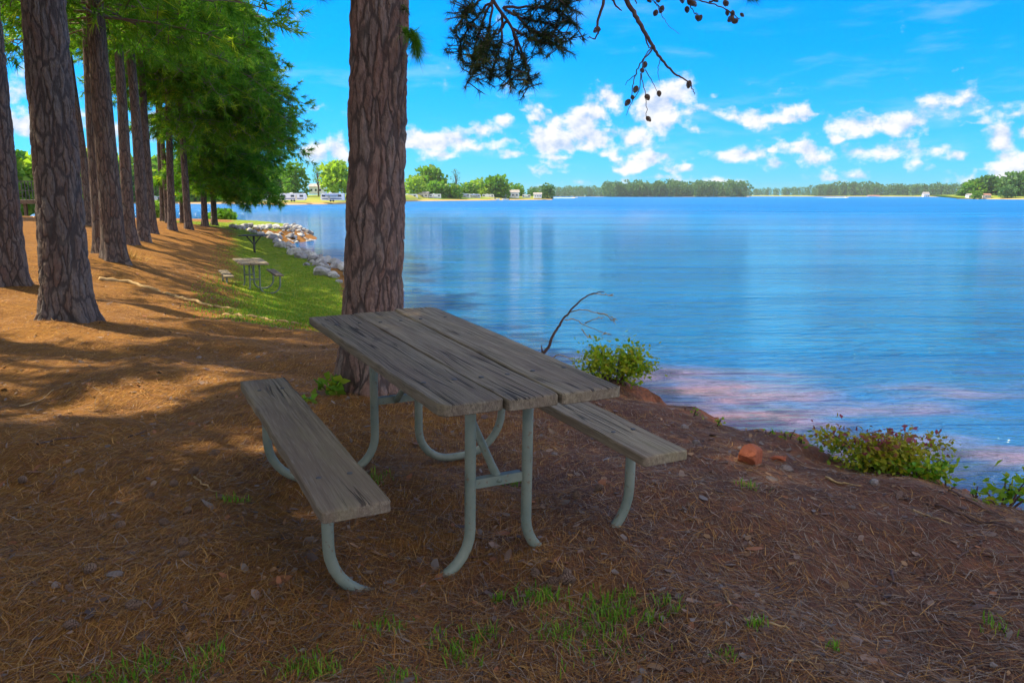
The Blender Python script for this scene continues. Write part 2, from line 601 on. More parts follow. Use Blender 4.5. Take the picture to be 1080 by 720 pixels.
def polar(radii, nang):
    a = np.linspace(0, 2 * np.pi, nang, endpoint=False)
    rr, aa = np.meshgrid(radii, a, indexing='ij')
    x = (rr * np.sin(aa)).ravel(); y = (rr * np.cos(aa)).ravel()
    n = len(radii)
    i, j = np.meshgrid(np.arange(n - 1), np.arange(nang), indexing='ij')
    j2 = (j + 1) % nang
    f = np.stack([i * nang + j, i * nang + j2, (i + 1) * nang + j2, (i + 1) * nang + j], -1).reshape(-1, 4)[:, ::-1]
    return x, y, f


def grass_mask(x, y):
    d = sdist(x, y)
    line = -.9 - .53 * (y - 12)       # litter | grass boundary
    g = sstep(-2.6, 1.4, x - (-3.6 - .36 * (y - 12.0))) * sstep(9.5, 12.5, y)
    g = np.maximum(g, sstep(43, 47, y) * sstep(-24, -18, x) * .95)
    return g * sstep(-.3, .5, d)


def straw_mask(x, y):
    return np.clip(.50 - .24 * (x + .1) + .05 * np.clip(y - 4, 0, 4), .12, 1)


radii = np.concatenate([np.linspace(.3, 1.6, 14), np.exp(np.linspace(np.log(1.65), np.log(420), 330))])
gx, gy, gf = polar(radii, 420)
ghz = height(gx, gy)
gd = sdist(gx, gy)
gm = fast_mesh('ground', np.c_[gx, gy, ghz], gf, M['ground'] if 'ground' in M else mat_ground(),
               {'grass': grass_mask(gx, gy), 'clay': sstep(1.3, .0, gd) * .62 * (gy < 14) + .02, 'sand': gd * 0, 'straw': straw_mask(gx, gy)}, smooth=True)
tag(link('ground', gm), kind='structure')

radii = np.concatenate([[.5], np.exp(np.linspace(np.log(2.0), np.log(9000), 230))])
wx, wy, wf = polar(radii, 300)
wm = fast_mesh('lake', np.c_[wx, wy, np.full(len(wx), WATER)], wf, mat_water(), {'shore': np.where(np.hypot(wx, wy) < 600, -sdist(wx, wy) - 1.2, 500)}, smooth=True)
tag(link('lake', wm), kind='structure')


# ------------------------------------------------------------------ picnic tables
def plank(name, x0n, x1n, x0f, x1f, y0, y1, z1, th, parent, clip=(0, 0, 0, 0), seed=0):
    rg = random.Random(seed)
    ns = 46
    prof = [(0, .12), (.006, .5), (0, .86), (.02, 1.0), (.35, 1.0), (.66, 1.0), (.98, 1.0), (1, .86), (.994, .5), (1, .12), (.975, 0), (.5, 0), (.025, 0)]
    ys = [y0, y0 + .004, y0 + .012, y0 + .03, y0 + .055] + list(np.linspace(y0 + .09, y1 - .09, ns)) + [y1 - .055, y1 - .03, y1 - .012, y1 - .004, y1]
    vs = []; n = len(prof)
    for i, y in enumerate(ys):
        t = (y - y0) / (y1 - y0)
        a = x0n + (x0f - x0n) * t; b = x1n + (x1f - x1n) * t
        # clipped corners: near-left, near-right, far-left, far-right
        dn, df = y - y0, y1 - y
        a += max(0, clip[0] - dn) + max(0, clip[2] - df)
        b -= max(0, clip[1] - dn) + max(0, clip[3] - df)
        k = min(i, len(ys) - 1 - i)
        ins = (.004, .0015, 0)[k] if k < 3 else 0
        j1 = .0016 * math.sin(y * 9 + seed) + .0012 * math.sin(y * 31 + seed * 2); j2 = .0018 * math.sin(y * 11 + seed * 3) + .001 * math.sin(y * 27)
        for (u, w) in prof:
            x = a + ins + j1 + (b - a - 2 * ins + j2 - j1) * u
            z = z1 - th * (1 - w)
            if w == 1.0: z += .0012 * math.sin(y * 5 + u * 6 + seed) - ins
            if w == 0: z += ins
            yy = y + (rg.uniform(-.0015, .0015) if k < 2 else 0)
            vs.append((x, yy, z))
    fs = []
    for i in range(len(ys) - 1):
        for k in range(n):
            k2 = (k + 1) % n
            fs.append([i * n + k, i * n + k2, (i + 1) * n + k2, (i + 1) * n + k])
    fs.append([k for k in range(n - 1, -1, -1)]); fs.append([(len(ys) - 1) * n + k for k in range(n)])
    b_ = MB(); b_.add(vs, fs)
    return b_.build(name, M['wood'], parent, smooth=True, sharp=R(40))


def bolts(pl, spots, z):
    for x, y in spots:
        b = MB(); b.tube([(x, y, z - .003), (x, y, z + .0025), (x, y, z + .004)], [.011, .010, .006], 10)
        b.build('bolt', M['steel'], pl)


def arc(c, r, a0, a1, n, y):
    return [(c[0] + r * math.cos(a0 + (a1 - a0) * i / n), y, c[1] + r * math.sin(a0 + (a1 - a0) * i / n)) for i in range(n + 1)]


def make_table():
    root = empty('picnic_table')
    Z = .76
    bolts(plank('tabletop_plank', -.346, -.112, -.366, -.121, -.006, 1.85, Z, .042, root, (.028, .008, .012, 0), 1), [(x, y) for y in (.30, 1.56) for x in (-.29, -.17)], Z)
    bolts(plank('tabletop_plank', -.106, .092, -.114, .126, -.022, 1.89, Z - .002, .042, root, (0, .004, .004, 0), 2), [(x, y) for y in (.30, 1.56) for x in (-.06, .05)], Z - .002)
    bolts(plank('tabletop_plank', .099, .346, .133, .378, -.034, 1.93, Z + .001, .042, root, (.003, .008, 0, .05), 3), [(x, y) for y in (.30, 1.56) for x in (.16, .30)], Z + .001)
    bolts(plank('bench_seat', -.737, -.510, -.742, -.514, .008, 1.79, Z - .301, .042, root, (.006, .006, .01, 0), 4), [(x, y) for y in (.30, 1.56) for x in (-.68, -.57)], Z - .301)
    bolts(plank('bench_seat', .490, .698, .500, .716, -.004, 1.81, Z - .301, .042, root, (.006, .006, 0, .01), 5), [(x, y) for y in (.30, 1.56) for x in (.55, .65)], Z - .301)
    zb = -.038; rad = .0215; cr = .19; cb = .235
    for y in (.30, 1.56):
        for s in (-1, 1):
            lx = .02 + s * .123; bx = (-.655 if s < 0 else .645)
            pts = [(lx, y, Z - .045), (lx, y, Z - .3)]
            pts += [(p[0], p[1], p[2]) for p in [(lx + s * (cr - cr * math.cos(a)), y, zb + cr - cr * math.sin(a)) for a in np.linspace(0, math.pi / 2, 9)]]
            pts += [(bx - s * (cb - cb * math.cos(a)), y, zb + cb - cb * math.sin(a)) for a in np.linspace(math.pi / 2, 0, 9)]
            pts += [(bx, y, Z - .301 - .045)]
            b = MB(); b.tube(pts, rad, 16); b.build('support_pipe', M['pipe'], root)
            # flat steel plate that carries the bench plank
            b = MB(); b.box((-.625 if s < 0 else .605, y, Z - .301 - .0455), (.15, .045, .006), bev=.0015); b.build('bench_bracket', M['pipe'], root, smooth=False)
            b = MB(); b.tube([(lx, y, Z - .115), (lx, y, Z - .085)], rad + .003, 16); b.build('strap', M['pipe'], root)
        b = MB(); b.box((.015, y, Z - .0455), (.66, .045, .006), bev=.0015); b.build('top_bracket', M['pipe'], root, smooth=False)
        # crossbar between the legs, an angle iron
        b = MB(); b.box((.02, y, .335), (.205, .006, .038), bev=.0012); b.box((.02, y + .017, .3505), (.205, .028, .006), bev=.0012)
        b.build('crossbar', M['pipe'], root, smooth=False)
        d = 1 if y < 1 else -1
        b = MB()
        p0 = Vector((.02, y + d * .008, .335)); p1 = Vector((.0, y + d * .52, Z - .05))
        b.tube([p0 - (p1 - p0).normalized() * .012, p0 + (p1 - p0) * .04, p0 + (p1 - p0) * .12, p0 + (p1 - p0) * .9, p1], [.014, .019, .0165, .0165, .015], 10)
        b.tube([(.02, y - .008, .335), (.02, y + .02, .335)], .009, 6)
        b.build('brace', M['pipe'], root)
    return root


tb = make_table()
tb.location = (.0613, 2.6123, CAM_H - .6769 - .76)
tb.rotation_euler = (.021, .0053, .4656)
tag(tb, 'large weathered wooden picnic table in the foreground beside the big pine trunk', 'picnic table', 'picnic tables on the shore')
t2 = copy_tree(tb)
p = at(268, 278, 19.5)
t2.location = (p.x, p.y, -1.005); t2.rotation_euler = (0, .02, .43)
tag(t2, 'small distant picnic table standing on the grass near the rocks', 'picnic table', 'picnic tables on the shore')


# ------------------------------------------------------------------ foliage kit
def blades(pos, dirs, length, width, rg, droop=0.0, lens=None):
    """thin tapered triangles from pos along dirs -> verts, faces (tri)"""
    n = len(pos)
    d = dirs / (np.linalg.norm(dirs, axis=1, keepdims=True) + 1e-9)
    sd = np.cross(d, rg.normal(size=(n, 3))); sd /= (np.linalg.norm(sd, axis=1, keepdims=True) + 1e-9)
    L = (length * rg.uniform(.7, 1.15, n))[:, None]
    W = (width * rg.uniform(.7, 1.3, n))[:, None]
    tip = pos + d * L; tip[:, 2] -= droop * L[:, 0]
    v = np.empty((n, 3, 3))
    v[:, 0] = pos - sd * W / 2; v[:, 1] = pos + sd * W / 2; v[:, 2] = tip
    f = np.arange(n * 3).reshape(n, 3)
    return v.reshape(-1, 3), f


def needle_clumps(cen, axis, nb, length, width, rg, spread=.9, tint=None):
    """bursts of needles at cen, fanned about axis"""
    n = len(cen)
    c = np.repeat(cen, nb, 0); a = np.repeat(axis, nb, 0)
    a = a / (np.linalg.norm(a, axis=1, keepdims=True) + 1e-9)
    d = a + rg.normal(size=a.shape) * spread
    c = c - a * (rg.uniform(0, .8, (len(c), 1)) * length)
    v, f = blades(c, d, length, width, rg, .12)
    t = np.repeat(np.clip((rg.uniform(0, 1, n) if tint is None else tint), 0, 1), nb * 3)
    t = np.clip(t + np.repeat(rg.normal(0, .10, n * nb), 3), 0, 1)
    return v, f, t


def leaves(cen, size, rg, flat=.5, aspect=.55, dirs=None):
    """diamond leaves (quads)"""
    n = len(cen)
    d = rg.normal(size=(n, 3)) if dirs is None else dirs + rg.normal(size=(n, 3)) * .5
    d[:, 2] *= flat
    d /= np.linalg.norm(d, axis=1, keepdims=True) + 1e-9
    s = np.cross(d, rg.normal(size=(n, 3))); s /= np.linalg.norm(s, axis=1, keepdims=True) + 1e-9
    nn = np.cross(d, s)
    L = (size * rg.uniform(.65, 1.3, n))[:, None]
    v = np.empty((n, 4, 3))
    v[:, 0] = cen; v[:, 1] = cen + d * L * .5 + s * L * aspect * .5 + nn * L * .06
    v[:, 2] = cen + d * L - nn * L * .08; v[:, 3] = cen + d * L * .5 - s * L * aspect * .5 + nn * L * .06
    return v.reshape(-1, 3), np.arange(n * 4).reshape(n, 4)


def merge_mesh(name, parts, mats):
    """parts: (verts, faces, tint, matidx); tris and quads together (tris padded through from_pydata-free path)"""
    me = bpy.data.meshes.new(name)
    V = np.concatenate([p[0] for p in parts]).astype(np.float32)
    T = np.concatenate([np.asarray(p[2], np.float32) for p in parts])
    loops = []; tot = []; mi = []; off = 0
    for v, f, t, m in parts:
        f = np.asarray(f)
        loops.append((f + off).ravel()); tot.append(np.full(len(f), f.shape[1])); mi.append(np.full(len(f), m)); off += len(v)
    loops = np.concatenate(loops).astype(np.int32); tot = np.concatenate(tot).astype(np.int32); mi = np.concatenate(mi).astype(np.int32)
    me.vertices.add(len(V)); me.vertices.foreach_set('co', V.ravel())
    me.loops.add(len(loops)); me.loops.foreach_set('vertex_index', loops)
    me.polygons.add(len(tot))
    me.polygons.foreach_set('loop_start', np.concatenate([[0], np.cumsum(tot)[:-1]]).astype(np.int32))
    me.polygons.foreach_set('loop_total', tot)
    me.polygons.foreach_set('material_index', mi)
    a = me.attributes.new('tint', 'FLOAT', 'POINT'); a.data.foreach_set('value', T)
    for m in mats: me.materials.append(m)
    me.update(calc_edges=True); me.validate()
    return me


def mb_part(b, mat):
    """turn the quads of an MB made of tubes into one part of merge_mesh"""
    V = np.concatenate(b.v)
    q = np.array([f for f in b.f if len(f) == 4])
    return (V, q, np.full(len(V), .3), mat)


# ------------------------------------------------------------------ trunks and pines
def trunk_mesh(name, lean, H, dbh, mat, seg=40, fine=None, seed=0, flare=.45, zmin=-.35):
    """lean = (dx/dz, dy/dz)"""
    rg = random.Random(seed)
    zs = list(np.linspace(zmin, .9, 20)) + list(np.linspace(1.0, H, 26))
    if fine:
        zs = list(np.arange(zmin, fine[0], fine[1])) + list(np.linspace(fine[0], H, 14))
    ph = [rg.uniform(0, 6.28) for _ in range(4)]
    vs = []; uv = []
    n = len(zs)
    th = np.linspace(0, 2 * np.pi, seg + 1) + math.pi / 2      # seam at the back (+Y)
    for z in zs:
        r0 = dbh / 2 * (1.06 - .80 * max(z, 0) / H)
        fl = flare * math.exp(-max(z, -.2) / .28)
        cx = lean[0] * z + .012 * math.sin(z * .8 + ph[0]); cy = lean[1] * z + .012 * math.sin(z * .7 + ph[1])
        for a in th:
            r = r0 * (1 + fl * (.62 + .38 * math.sin(5 * a + ph[2]) + .22 * math.sin(3 * a + ph[3])) + .018 * math.sin(3 * a + z * .9) + .012 * math.sin(2 * a - z * 1.7))
            vs.append((cx + r * math.cos(a), cy + r * math.sin(a), z))
            uv.append((a * dbh / 2, z))
    w = seg + 1
    i, j = np.meshgrid(np.arange(n - 1), np.arange(seg), indexing='ij')
    f = np.stack([i * w + j, i * w + j + 1, (i + 1) * w + j + 1, (i + 1) * w + j], -1).reshape(-1, 4)
    me = fast_mesh(name, np.array(vs), f, mat, smooth=True)
    uvl = me.uv_layers.new(name='UVMap')
    uvl.data.foreach_set('uv', np.array(uv, np.float32)[f.ravel()].ravel())
    return me


def pine_crown(name, H, z0, rad, bias, nb, per, clump, blade, width, seed, lean=(0, 0), droop=.25, low_all=False, sides=None):
    """boughs leave the trunk between z0 and H, drooping, with needle bursts along them"""
    rg = np.random.default_rng(seed)
    cen = []; axs = []
    b = MB()
    for k in range(nb):
        u = ((k + rg.uniform(0, 1)) / nb) ** 1.5
        z = z0 + (H - z0) * u
        az = k * 2.399 + rg.uniform(-.4, .4)
        if sides is not None and rg.uniform() < .65 * (1 - u): az = sides + rg.normal() * .6
        prof = (1 - u) ** .55 if not low_all else min(1, .55 + u) * (1 - u) ** .5
        L = rad * (.35 + .65 * prof) * rg.uniform(.75, 1.15)
        dx, dy = math.cos(az), math.sin(az)
        L *= max(.35, 1 + bias[0] * dx + bias[1] * dy)
        rise = rg.uniform(-.05, .30) * (.3 + u)
        pts = []
        bend = rg.uniform(-.25, .25)
        for s in np.linspace(0, 1, 7):
            w = bend * s * s
            pts.append((lean[0] * z + (dx * math.cos(w) - dy * math.sin(w)) * L * s, lean[1] * z + (dy * math.cos(w) + dx * math.sin(w)) * L * s,
                        z + L * (rise * s - droop * s * s) ))
        b.tube(pts, [.030 * (1 - .85 * s) * (.5 + L / 7) for s in np.linspace(0, 1, 7)], 5, cap=False)
        P = np.array(pts)
        for q in range(per):
            s = rg.uniform(.22, 1.0) ** .8
            i = min(int(s * 6), 5); fr = s * 6 - i
            base = P[i] * (1 - fr) + P[i + 1] * fr
            tdir = P[i + 1] - P[i]; tdir /= np.linalg.norm(tdir)
            off = rg.normal(size=3) * np.array([1, 1, .55]); off -= tdir * (off @ tdir) * .6
            tw = base + off * (.16 + .34 * (1.1 - s)) * L * .35
            cen.append(tw); a = tdir * .6 + off * .5; a[2] += .15; axs.append(a)
            if q % 3 == 0:
                b.tube([base, base * .5 + tw * .5 + np.array([0, 0, .03]), tw], [.014, .010, .006], 3, cap=False)
    cen = np.array(cen); axs = np.array(axs)
    tint = np.clip(rg.beta(1.7, 2.1, len(cen)), 0, 1)
    v, f, t = needle_clumps(cen, axs, blade, clump, width, rg, .75, tint)
    return merge_mesh(name, [(v, f, t, 0), mb_part(b, 1)], [M['needles'], M['bark']])


GROUP_PINE = 'tall pines on the left shore'
# base pixel, depth, pixel of the trunk at the frame top, diameter, label
PINES = [
    ((10, 297), 12.6, (-18, 0), .56, 'thick dark pine trunk cut by the left picture edge'),
    ((70, 333), 9.35, (45, 0), .56, 'thick pine with wide flared base, nearest of the left row'),
    ((96, 234), 31, (66, 0), .36, 'thin dark leaning pine seen just right of the nearest left pine'),
    ((106, 254), 21, (92, 0), .44, 'shaded pine half hidden behind the left edge of a thicker trunk'),
    ((119, 264), 17, (102, 0), .50, 'pine with dry straw tuft at its foot, second thick trunk from the nearest'),
    ((137, 251), 26, (123, 0), .42, 'straight dark pine directly right of the trunk with straw at its foot'),
    ((152, 249), 27.5, (134, 0), .42, 'pine with a sunlit flank beside its dark straight neighbour'),
    ((160, 244), 33, (146, 0), .40, 'slim pine with pale sunlit base in the middle of the row'),
    ((172, 237), 46, (160, 0), .30, 'very thin pine standing far back in the row before the water'),
    ((178, 238), 43, (160, 0), .34, 'pale leaning pine touching a darker trunk far down the row'),
    ((182, 245), 36.5, (172, 0), .38, 'dark upright pine crossing the pale leaning one far down the row'),
    ((193, 239), 45, (183, 0), .30, 'pale slender pine lit by the sun against blue water'),
    ((199, 242), 39, (184, 0), .38, 'dark pine next to the pale slender one, bluish water on both sides'),
    ((216, 238), 44, (207, 0), .36, 'dark pine under the low drooping boughs at the end of the row'),
    ((226, 237), 46.5, (216, 0), .36, 'last pine of the row, its boughs hanging almost to the grass'),
]
CROWN = {}
for i, (bp, Y, tp, dbh, lab) in enumerate(PINES):
    a = at(bp[0], bp[1], Y); b = at(tp[0], tp[1], Y)
    gz = hz(a.x, Y)
    lean = ((b.x - a.x) / (b.z - a.z), random.uniform(-.015, .015))
    root = empty('pine_tree', (a.x, Y, gz))
    tag(root, lab, 'pine tree', GROUP_PINE)
    H = random.uniform(16, 17.5) if i < 2 else random.uniform(12.6, 13.8)
    near = i == 1 or i == 0
    seg = 190 if near else 36
    me = trunk_mesh('trunk', lean, H, dbh * .92, M['bark_grey'] if near else M['bark'], seg, (4.4, .0125) if near else None, i)
    link('trunk', me, root)
    if i < 8:
        z0 = {0: 8.0, 1: 8.0, 2: 8.5, 3: 5.8, 4: 5.0, 5: 6.6, 6: 6.6, 7: 7.4}[i]
        cm = pine_crown('crown', H, z0, 3.7, (.10, 0), 52 if i in (2, 3, 5, 6) else 76, 34 if i in (2, 3, 5, 6) else 48, .28, 20, .024, 100 + i, lean, .20)
    else:
        z0 = {8: 9, 9: 8.5, 10: 6.6, 11: 6.8, 12: 5.4, 13: 2.8, 14: 2.2}[i]
        big = i in (10, 12, 13, 14)
        cm = pine_crown('crown', H, z0, (4.0 if i > 12 else 4.5) if big else 3.4, (.30, -.10), 130 if big else 90, 40 if big else 30, .32, 22, .034, 100 + i, lean, .34, sides=-.35, low_all=i > 12)
    link('crown', cm, root)
    CROWN[i] = cm

# pines outside the frame to the left: they throw the shade over the foreground
OFF = [(-4.4, 3.3, 0), (-5.6, 1.2, 0), (-7.6, -.8, 0), (-7.2, 3.8, 0), (-3.2, -.9, 0), (-9.8, 1.8, 0), (-7, -5, 0), (-2.5, -5, 0), (-16.5, 2.4, 1), (-8.6, 8.8, -1), (-11.8, 5.6, -1), (-27, 34, -1),
       (-20.5, 7.5, 2), (-21.5, 12.5, 3), (-25, 16, 4), (-24, 23, 2), (-31, 30, 5)]
THIN = pine_crown('crown', 16, 7.5, 2.6, (0, 0), 44, 26, .40, 13, .05, 401, (.03, 0), .22)
tr0 = trunk_mesh('trunk', (.03, 0), 17.5, .48, M['bark'], 36, None, 77)
SHADE = pine_crown('crown', 17, 6.0, 3.7, (0, 0), 90, 26, .45, 13, .05, 400, (.03, 0), .25)
for x, y, c in OFF:
    root = empty('pine_tree', (x, y, hz(x, y)))
    tag(root, 'tall shading pine of the grove beyond the left edge', 'pine tree', 'pines of the grove left of the view')
    link('trunk', tr0, root); link('crown', CROWN[c] if c > 0 else (THIN if c else SHADE), root)

# ------------------------------------------------------------------ the big pine by the table
BASE = at(390, 411, 5.63)
root = empty('pine_tree', (BASE.x, 5.63, hz(BASE.x, 5.63) - .02))
tag(root, 'big reddish pine trunk standing right behind the foreground picnic table', 'pine tree')
LEAN = (.053, .0)
link('trunk', trunk_mesh('trunk', LEAN, 22, .415, M['bark_near'], 230, (3.1, .0085), 31, flare=.42), root)
link('crown', pine_crown('crown', 22, 9.5, 4.0, (0, 0), 50, 15, .42, 13, .035, 300, LEAN, .25), root)
RB = root.location


def rel(px, py, Y):
    q = at(px, py, Y)
    return (q.x - RB.x, q.y - RB.y, q.z - RB.z)


def cone_mesh(L=.075, r=.026):
    """pine cone: a spiral of blunt scales round a core"""
    b = MB()
    n = 64
    for k in range(n):
        t = k / n
        rr = r * (math.sin(math.pi * (t * .86 + .10)) ** .8) + .001
        a = k * 2.399
        z = -L * t
        c, s = math.cos(a), math.sin(a)
        w = .0085 * (1.1 - .5 * t)
        o = Vector((c, s, 0)); tt = Vector((-s, c, 0))
        p0 = o * rr * .35 + Vector((0, 0, z))
        p1 = o * rr + tt * w + Vector((0, 0, z - .006)); p2 = o * rr - tt * w + Vector((0, 0, z - .006))
        p3 = o * (rr * 1.22) + Vector((0, 0, z - .001)); p4 = o * rr * .9 + Vector((0, 0, z - .013))
        b.add([p0, p1, p3, p2, p4], [[0, 1, 2, 3], [0, 3, 4, 1], [1, 4, 2], [2, 4, 3]])
    b.tube([(0, 0, .004), (0, 0, -L * .3), (0, 0, -L * .95)], [.004, r * .6, .004], 8)
    return b.mesh('pine_cone', M['cone'], smooth=False)


CONE = cone_mesh()


def curve_pts(pts, n=10):
    """Catmull-Rom through pts"""
    P = [Vector(p) for p in pts]
    P = [P[0] * 2 - P[1]] + P + [P[-1] * 2 - P[-2]]
    out = []
    for i in range(1, len(P) - 2):
        for k in range(n):
            t = k / n
            a, b, c, d = P[i - 1], P[i], P[i + 1], P[i + 2]
            out.append(.5 * ((2 * b) + (c - a) * t + (2 * a - 5 * b + 4 * c - d) * t * t + (3 * b - a - 3 * c + d) * t ** 3))
    out.append(P[-2])
    return out


def wiggle(pts, amp, rg):
    return [p + Vector((rg.gauss(0, amp), rg.gauss(0, amp), rg.gauss(0, amp))) for p in pts]


rgp = random.Random(5)
# needle bough, hanging in from the top
b = MB()
ZT = 3.9
stem = curve_pts([(.24, 0, ZT + .5), rel(470, -120, 5.5), rel(505, -40, 5.35), rel(520, 0, 5.25), rel(540, 30, 5.2), rel(556, 70, 5.2)], 8)
b.tube(stem, [.020 - .014 * i / (len(stem) - 1) for i in range(len(stem))], 8)
tw = []
SUB = [[(520, 0), (507, 28), (500, 55), (494, 88)], [(520, 0), (506, 15), (488, 40), (485, 62)], [(530, 15), (528, 45), (521, 70), (515, 88)], [(540, 30), (548, 55), (556, 75), (557, 92)],
       [(530, 8), (552, 20), (578, 25), (600, 42)], [(530, 8), (560, 8), (590, 12), (608, 30)], [(540, 30), (560, 42), (580, 46), (592, 50)], [(505, -30), (540, -18), (575, -8), (604, 10)],
       [(512, -10), (502, 4), (490, 12), (488, 20)], [(535, 22), (520, 40), (505, 60), (502, 74)], [(545, 40), (540, 62), (535, 76), (540, 86)], [(505, -30), (560, -22), (590, -14), (600, 2)],
       [(540, 10), (556, 28), (570, 36), (584, 34)], [(520, 0), (516, 30), (512, 50), (510, 66)]]
for sp in SUB:
    d0 = rgp.uniform(-.12, .12)
    pts = curve_pts([rel(q[0], q[1], 5.22 + d0 * k / 3) for k, q in enumerate(sp)], 6)
    pts = wiggle(pts, .004, rgp)
    b.tube(pts, [.009 - .006 * i / (len(pts) - 1) for i in range(len(pts))], 6)
    for i in range(6, len(pts)):
        tw.append((pts[i], (pts[i] - pts[i - 1]).normalized()))
        for _ in range(rgp.choice((2, 2, 3, 4))):
            o = Vector((rgp.gauss(0, .055), rgp.gauss(0, .07), rgp.gauss(0, .05)))
            b.tube([pts[i], pts[i] + o * .6, pts[i] + o], [.004, .0035, .003], 4)
            tw.append((pts[i] + o, o.normalized()))
rgn = np.random.default_rng(11)
cen = np.array([tuple(q[0]) for q in tw]); axs = np.array([tuple(q[1]) for q in tw])
tint = np.clip(rgn.beta(1.5, 3, len(cen)) + np.clip((2.35 - RB.z - cen[:, 2]) * .8, -.1, .35), 0, 1)
v, f, t = needle_clumps(cen, axs, 30, .058, .0034, rgn, .85, tint)
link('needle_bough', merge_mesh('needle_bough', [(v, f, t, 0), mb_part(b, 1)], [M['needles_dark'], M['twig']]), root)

# bare bough with cones
b = MB()
main = curve_pts([(.26, 0, ZT + .9), rel(560, -180, 5.3), rel(620, -70, 5.15), rel(661, 0, 5.05), rel(676, 27, 5.0), rel(686, 45, 5.0), rel(697, 62, 4.98), rel(712, 78, 4.96), rel(726, 87, 4.95), rel(733, 100, 4.95)], 8)
b.tube(wiggle(main, .003, rgp), [.026 - .024 * (i / (len(main) - 1)) ** .7 for i in range(len(main))], 8)
TW = [([(679, 33), (683, 48), (688, 52)], .006), ([(688, 52), (675, 68), (668, 88), (666, 104)], .005), ([(688, 50), (680, 60), (677, 80), (681, 104), (682, 127)], .004),
      ([(681, 74), (688, 86), (694, 99)], .003), ([(676, 78), (674, 94), (665, 110), (660, 122)], .003), ([(672, 78), (664, 84), (659, 90)], .003), ([(697, 62), (694, 74), (696, 86)], .0025),
      ([(638, -20), (636, 5), (630, 25), (632, 32), (627, 42)], .011), ([(627, 42), (622, 39), (619, 41)], .004), ([(632, 32), (634, 31)], .006), ([(640, -10), (650, 6), (656, 12)], .008),
      ([(661, 0), (668, -2), (672, 4)], .007), ([(668, -14), (690, 2), (696, 12), (704, 26), (716, 36)], .003),
      ([(668, -14), (700, -6), (725, -2), (748, 3), (765, 10), (780, 20)], .006), ([(725, -2), (728, 6), (733, 14), (740, 19)], .004), ([(733, 14), (738, 15)], .003),
      ([(748, 3), (760, -2), (780, -6), (796, -4)], .006), ([(765, 10), (772, 16), (778, 25)], .004), ([(690, 2), (697, 8), (700, 10)], .003)]
for sp, r0 in TW:
    d0 = rgp.uniform(-.1, .1)
    pts = wiggle(curve_pts([rel(q[0], q[1], 5.0 + (d0 * k / 4)) for k, q in enumerate(sp)], 6), .0022, rgp)
    b.tube(pts, [r0 * (1 - .6 * i / (len(pts) - 1)) for i in range(len(pts))], 6)
bare = b.build('bare_bough', M['twig'], root)
CON = [(681, 68), (677, 76), (672, 94), (667, 104), (665, 108), (682, 103), (694, 99), (682, 126), (727, 88), (688, 50), (633, 32), (693, 14), (700, 9), (694, 2), (682, 1), (729, 4), (724, 10), (734, 20), (741, 19), (725, 2), (718, -1),
       (766, 4), (766, 14), (773, 14), (773, 20), (779, 24), (780, 17), (764, 3), (753, 1)]
for px, py in CON:
    c = link('pine_cone', CONE, bare)
    c.location = rel(px + rgp.uniform(-1, 1), py - 3, 5.0 + rgp.uniform(-.06, .06))
    c.rotation_euler = (rgp.uniform(-.9, .9), rgp.uniform(-.9, .9), rgp.uniform(0, 6))
    k = rgp.uniform(.36, .62); c.scale = (k, k, k)


def sprig(name, pts, n, L, w, seed, tint0=.2, nb=30, spread=.6, mat='needles_dark'):
    b = MB()
    cp = curve_pts(pts, 6)
    b.tube(cp, [.006 - .004 * i / (len(cp) - 1) for i in range(len(cp))], 5)
    rg = np.random.default_rng(seed)
    ids = rg.integers(len(cp) // 3, len(cp), n)
    cen = np.array([tuple(cp[i]) for i in ids]) + rg.normal(0, .012, (n, 3))
    axs = np.array([tuple(cp[min(i + 1, len(cp) - 1)] - cp[max(i - 1, 0)]) for i in ids])
    v, f, t = needle_clumps(cen, axs, nb, L, w, rg, spread, np.clip(tint0 + rg.normal(0, .12, n), 0, 1))
    link(name, merge_mesh(name, [(v, f, t, 0), mb_part(b, 1)], [M[mat], M['twig']]), root)


sprig('needle_sprig', [rel(424, 34, 5.5), rel(431, 36, 5.45), rel(438, 44, 5.42), rel(440, 56, 5.42)], 26, .11, .0032, 21, .5, 34, .6, 'needles')
sprig('needle_sprig', [rel(424, 10, 5.55), rel(429, 11, 5.5), rel(432, 16, 5.5)], 3, .06, .003, 22, .4, 24, .5)
sprig('needle_sprig', [rel(300, -30, 5.3), rel(320, -14, 5.3), rel(338, -4, 5.3), rel(346, 0, 5.3)], 9, .07, .003, 23, .3)
sprig('needle_sprig', [rel(760, -25, 5.0), rel(780, -14, 5.0), rel(793, -4, 5.0), rel(797, 0, 5.0)], 9, .06, .003, 24, .3)

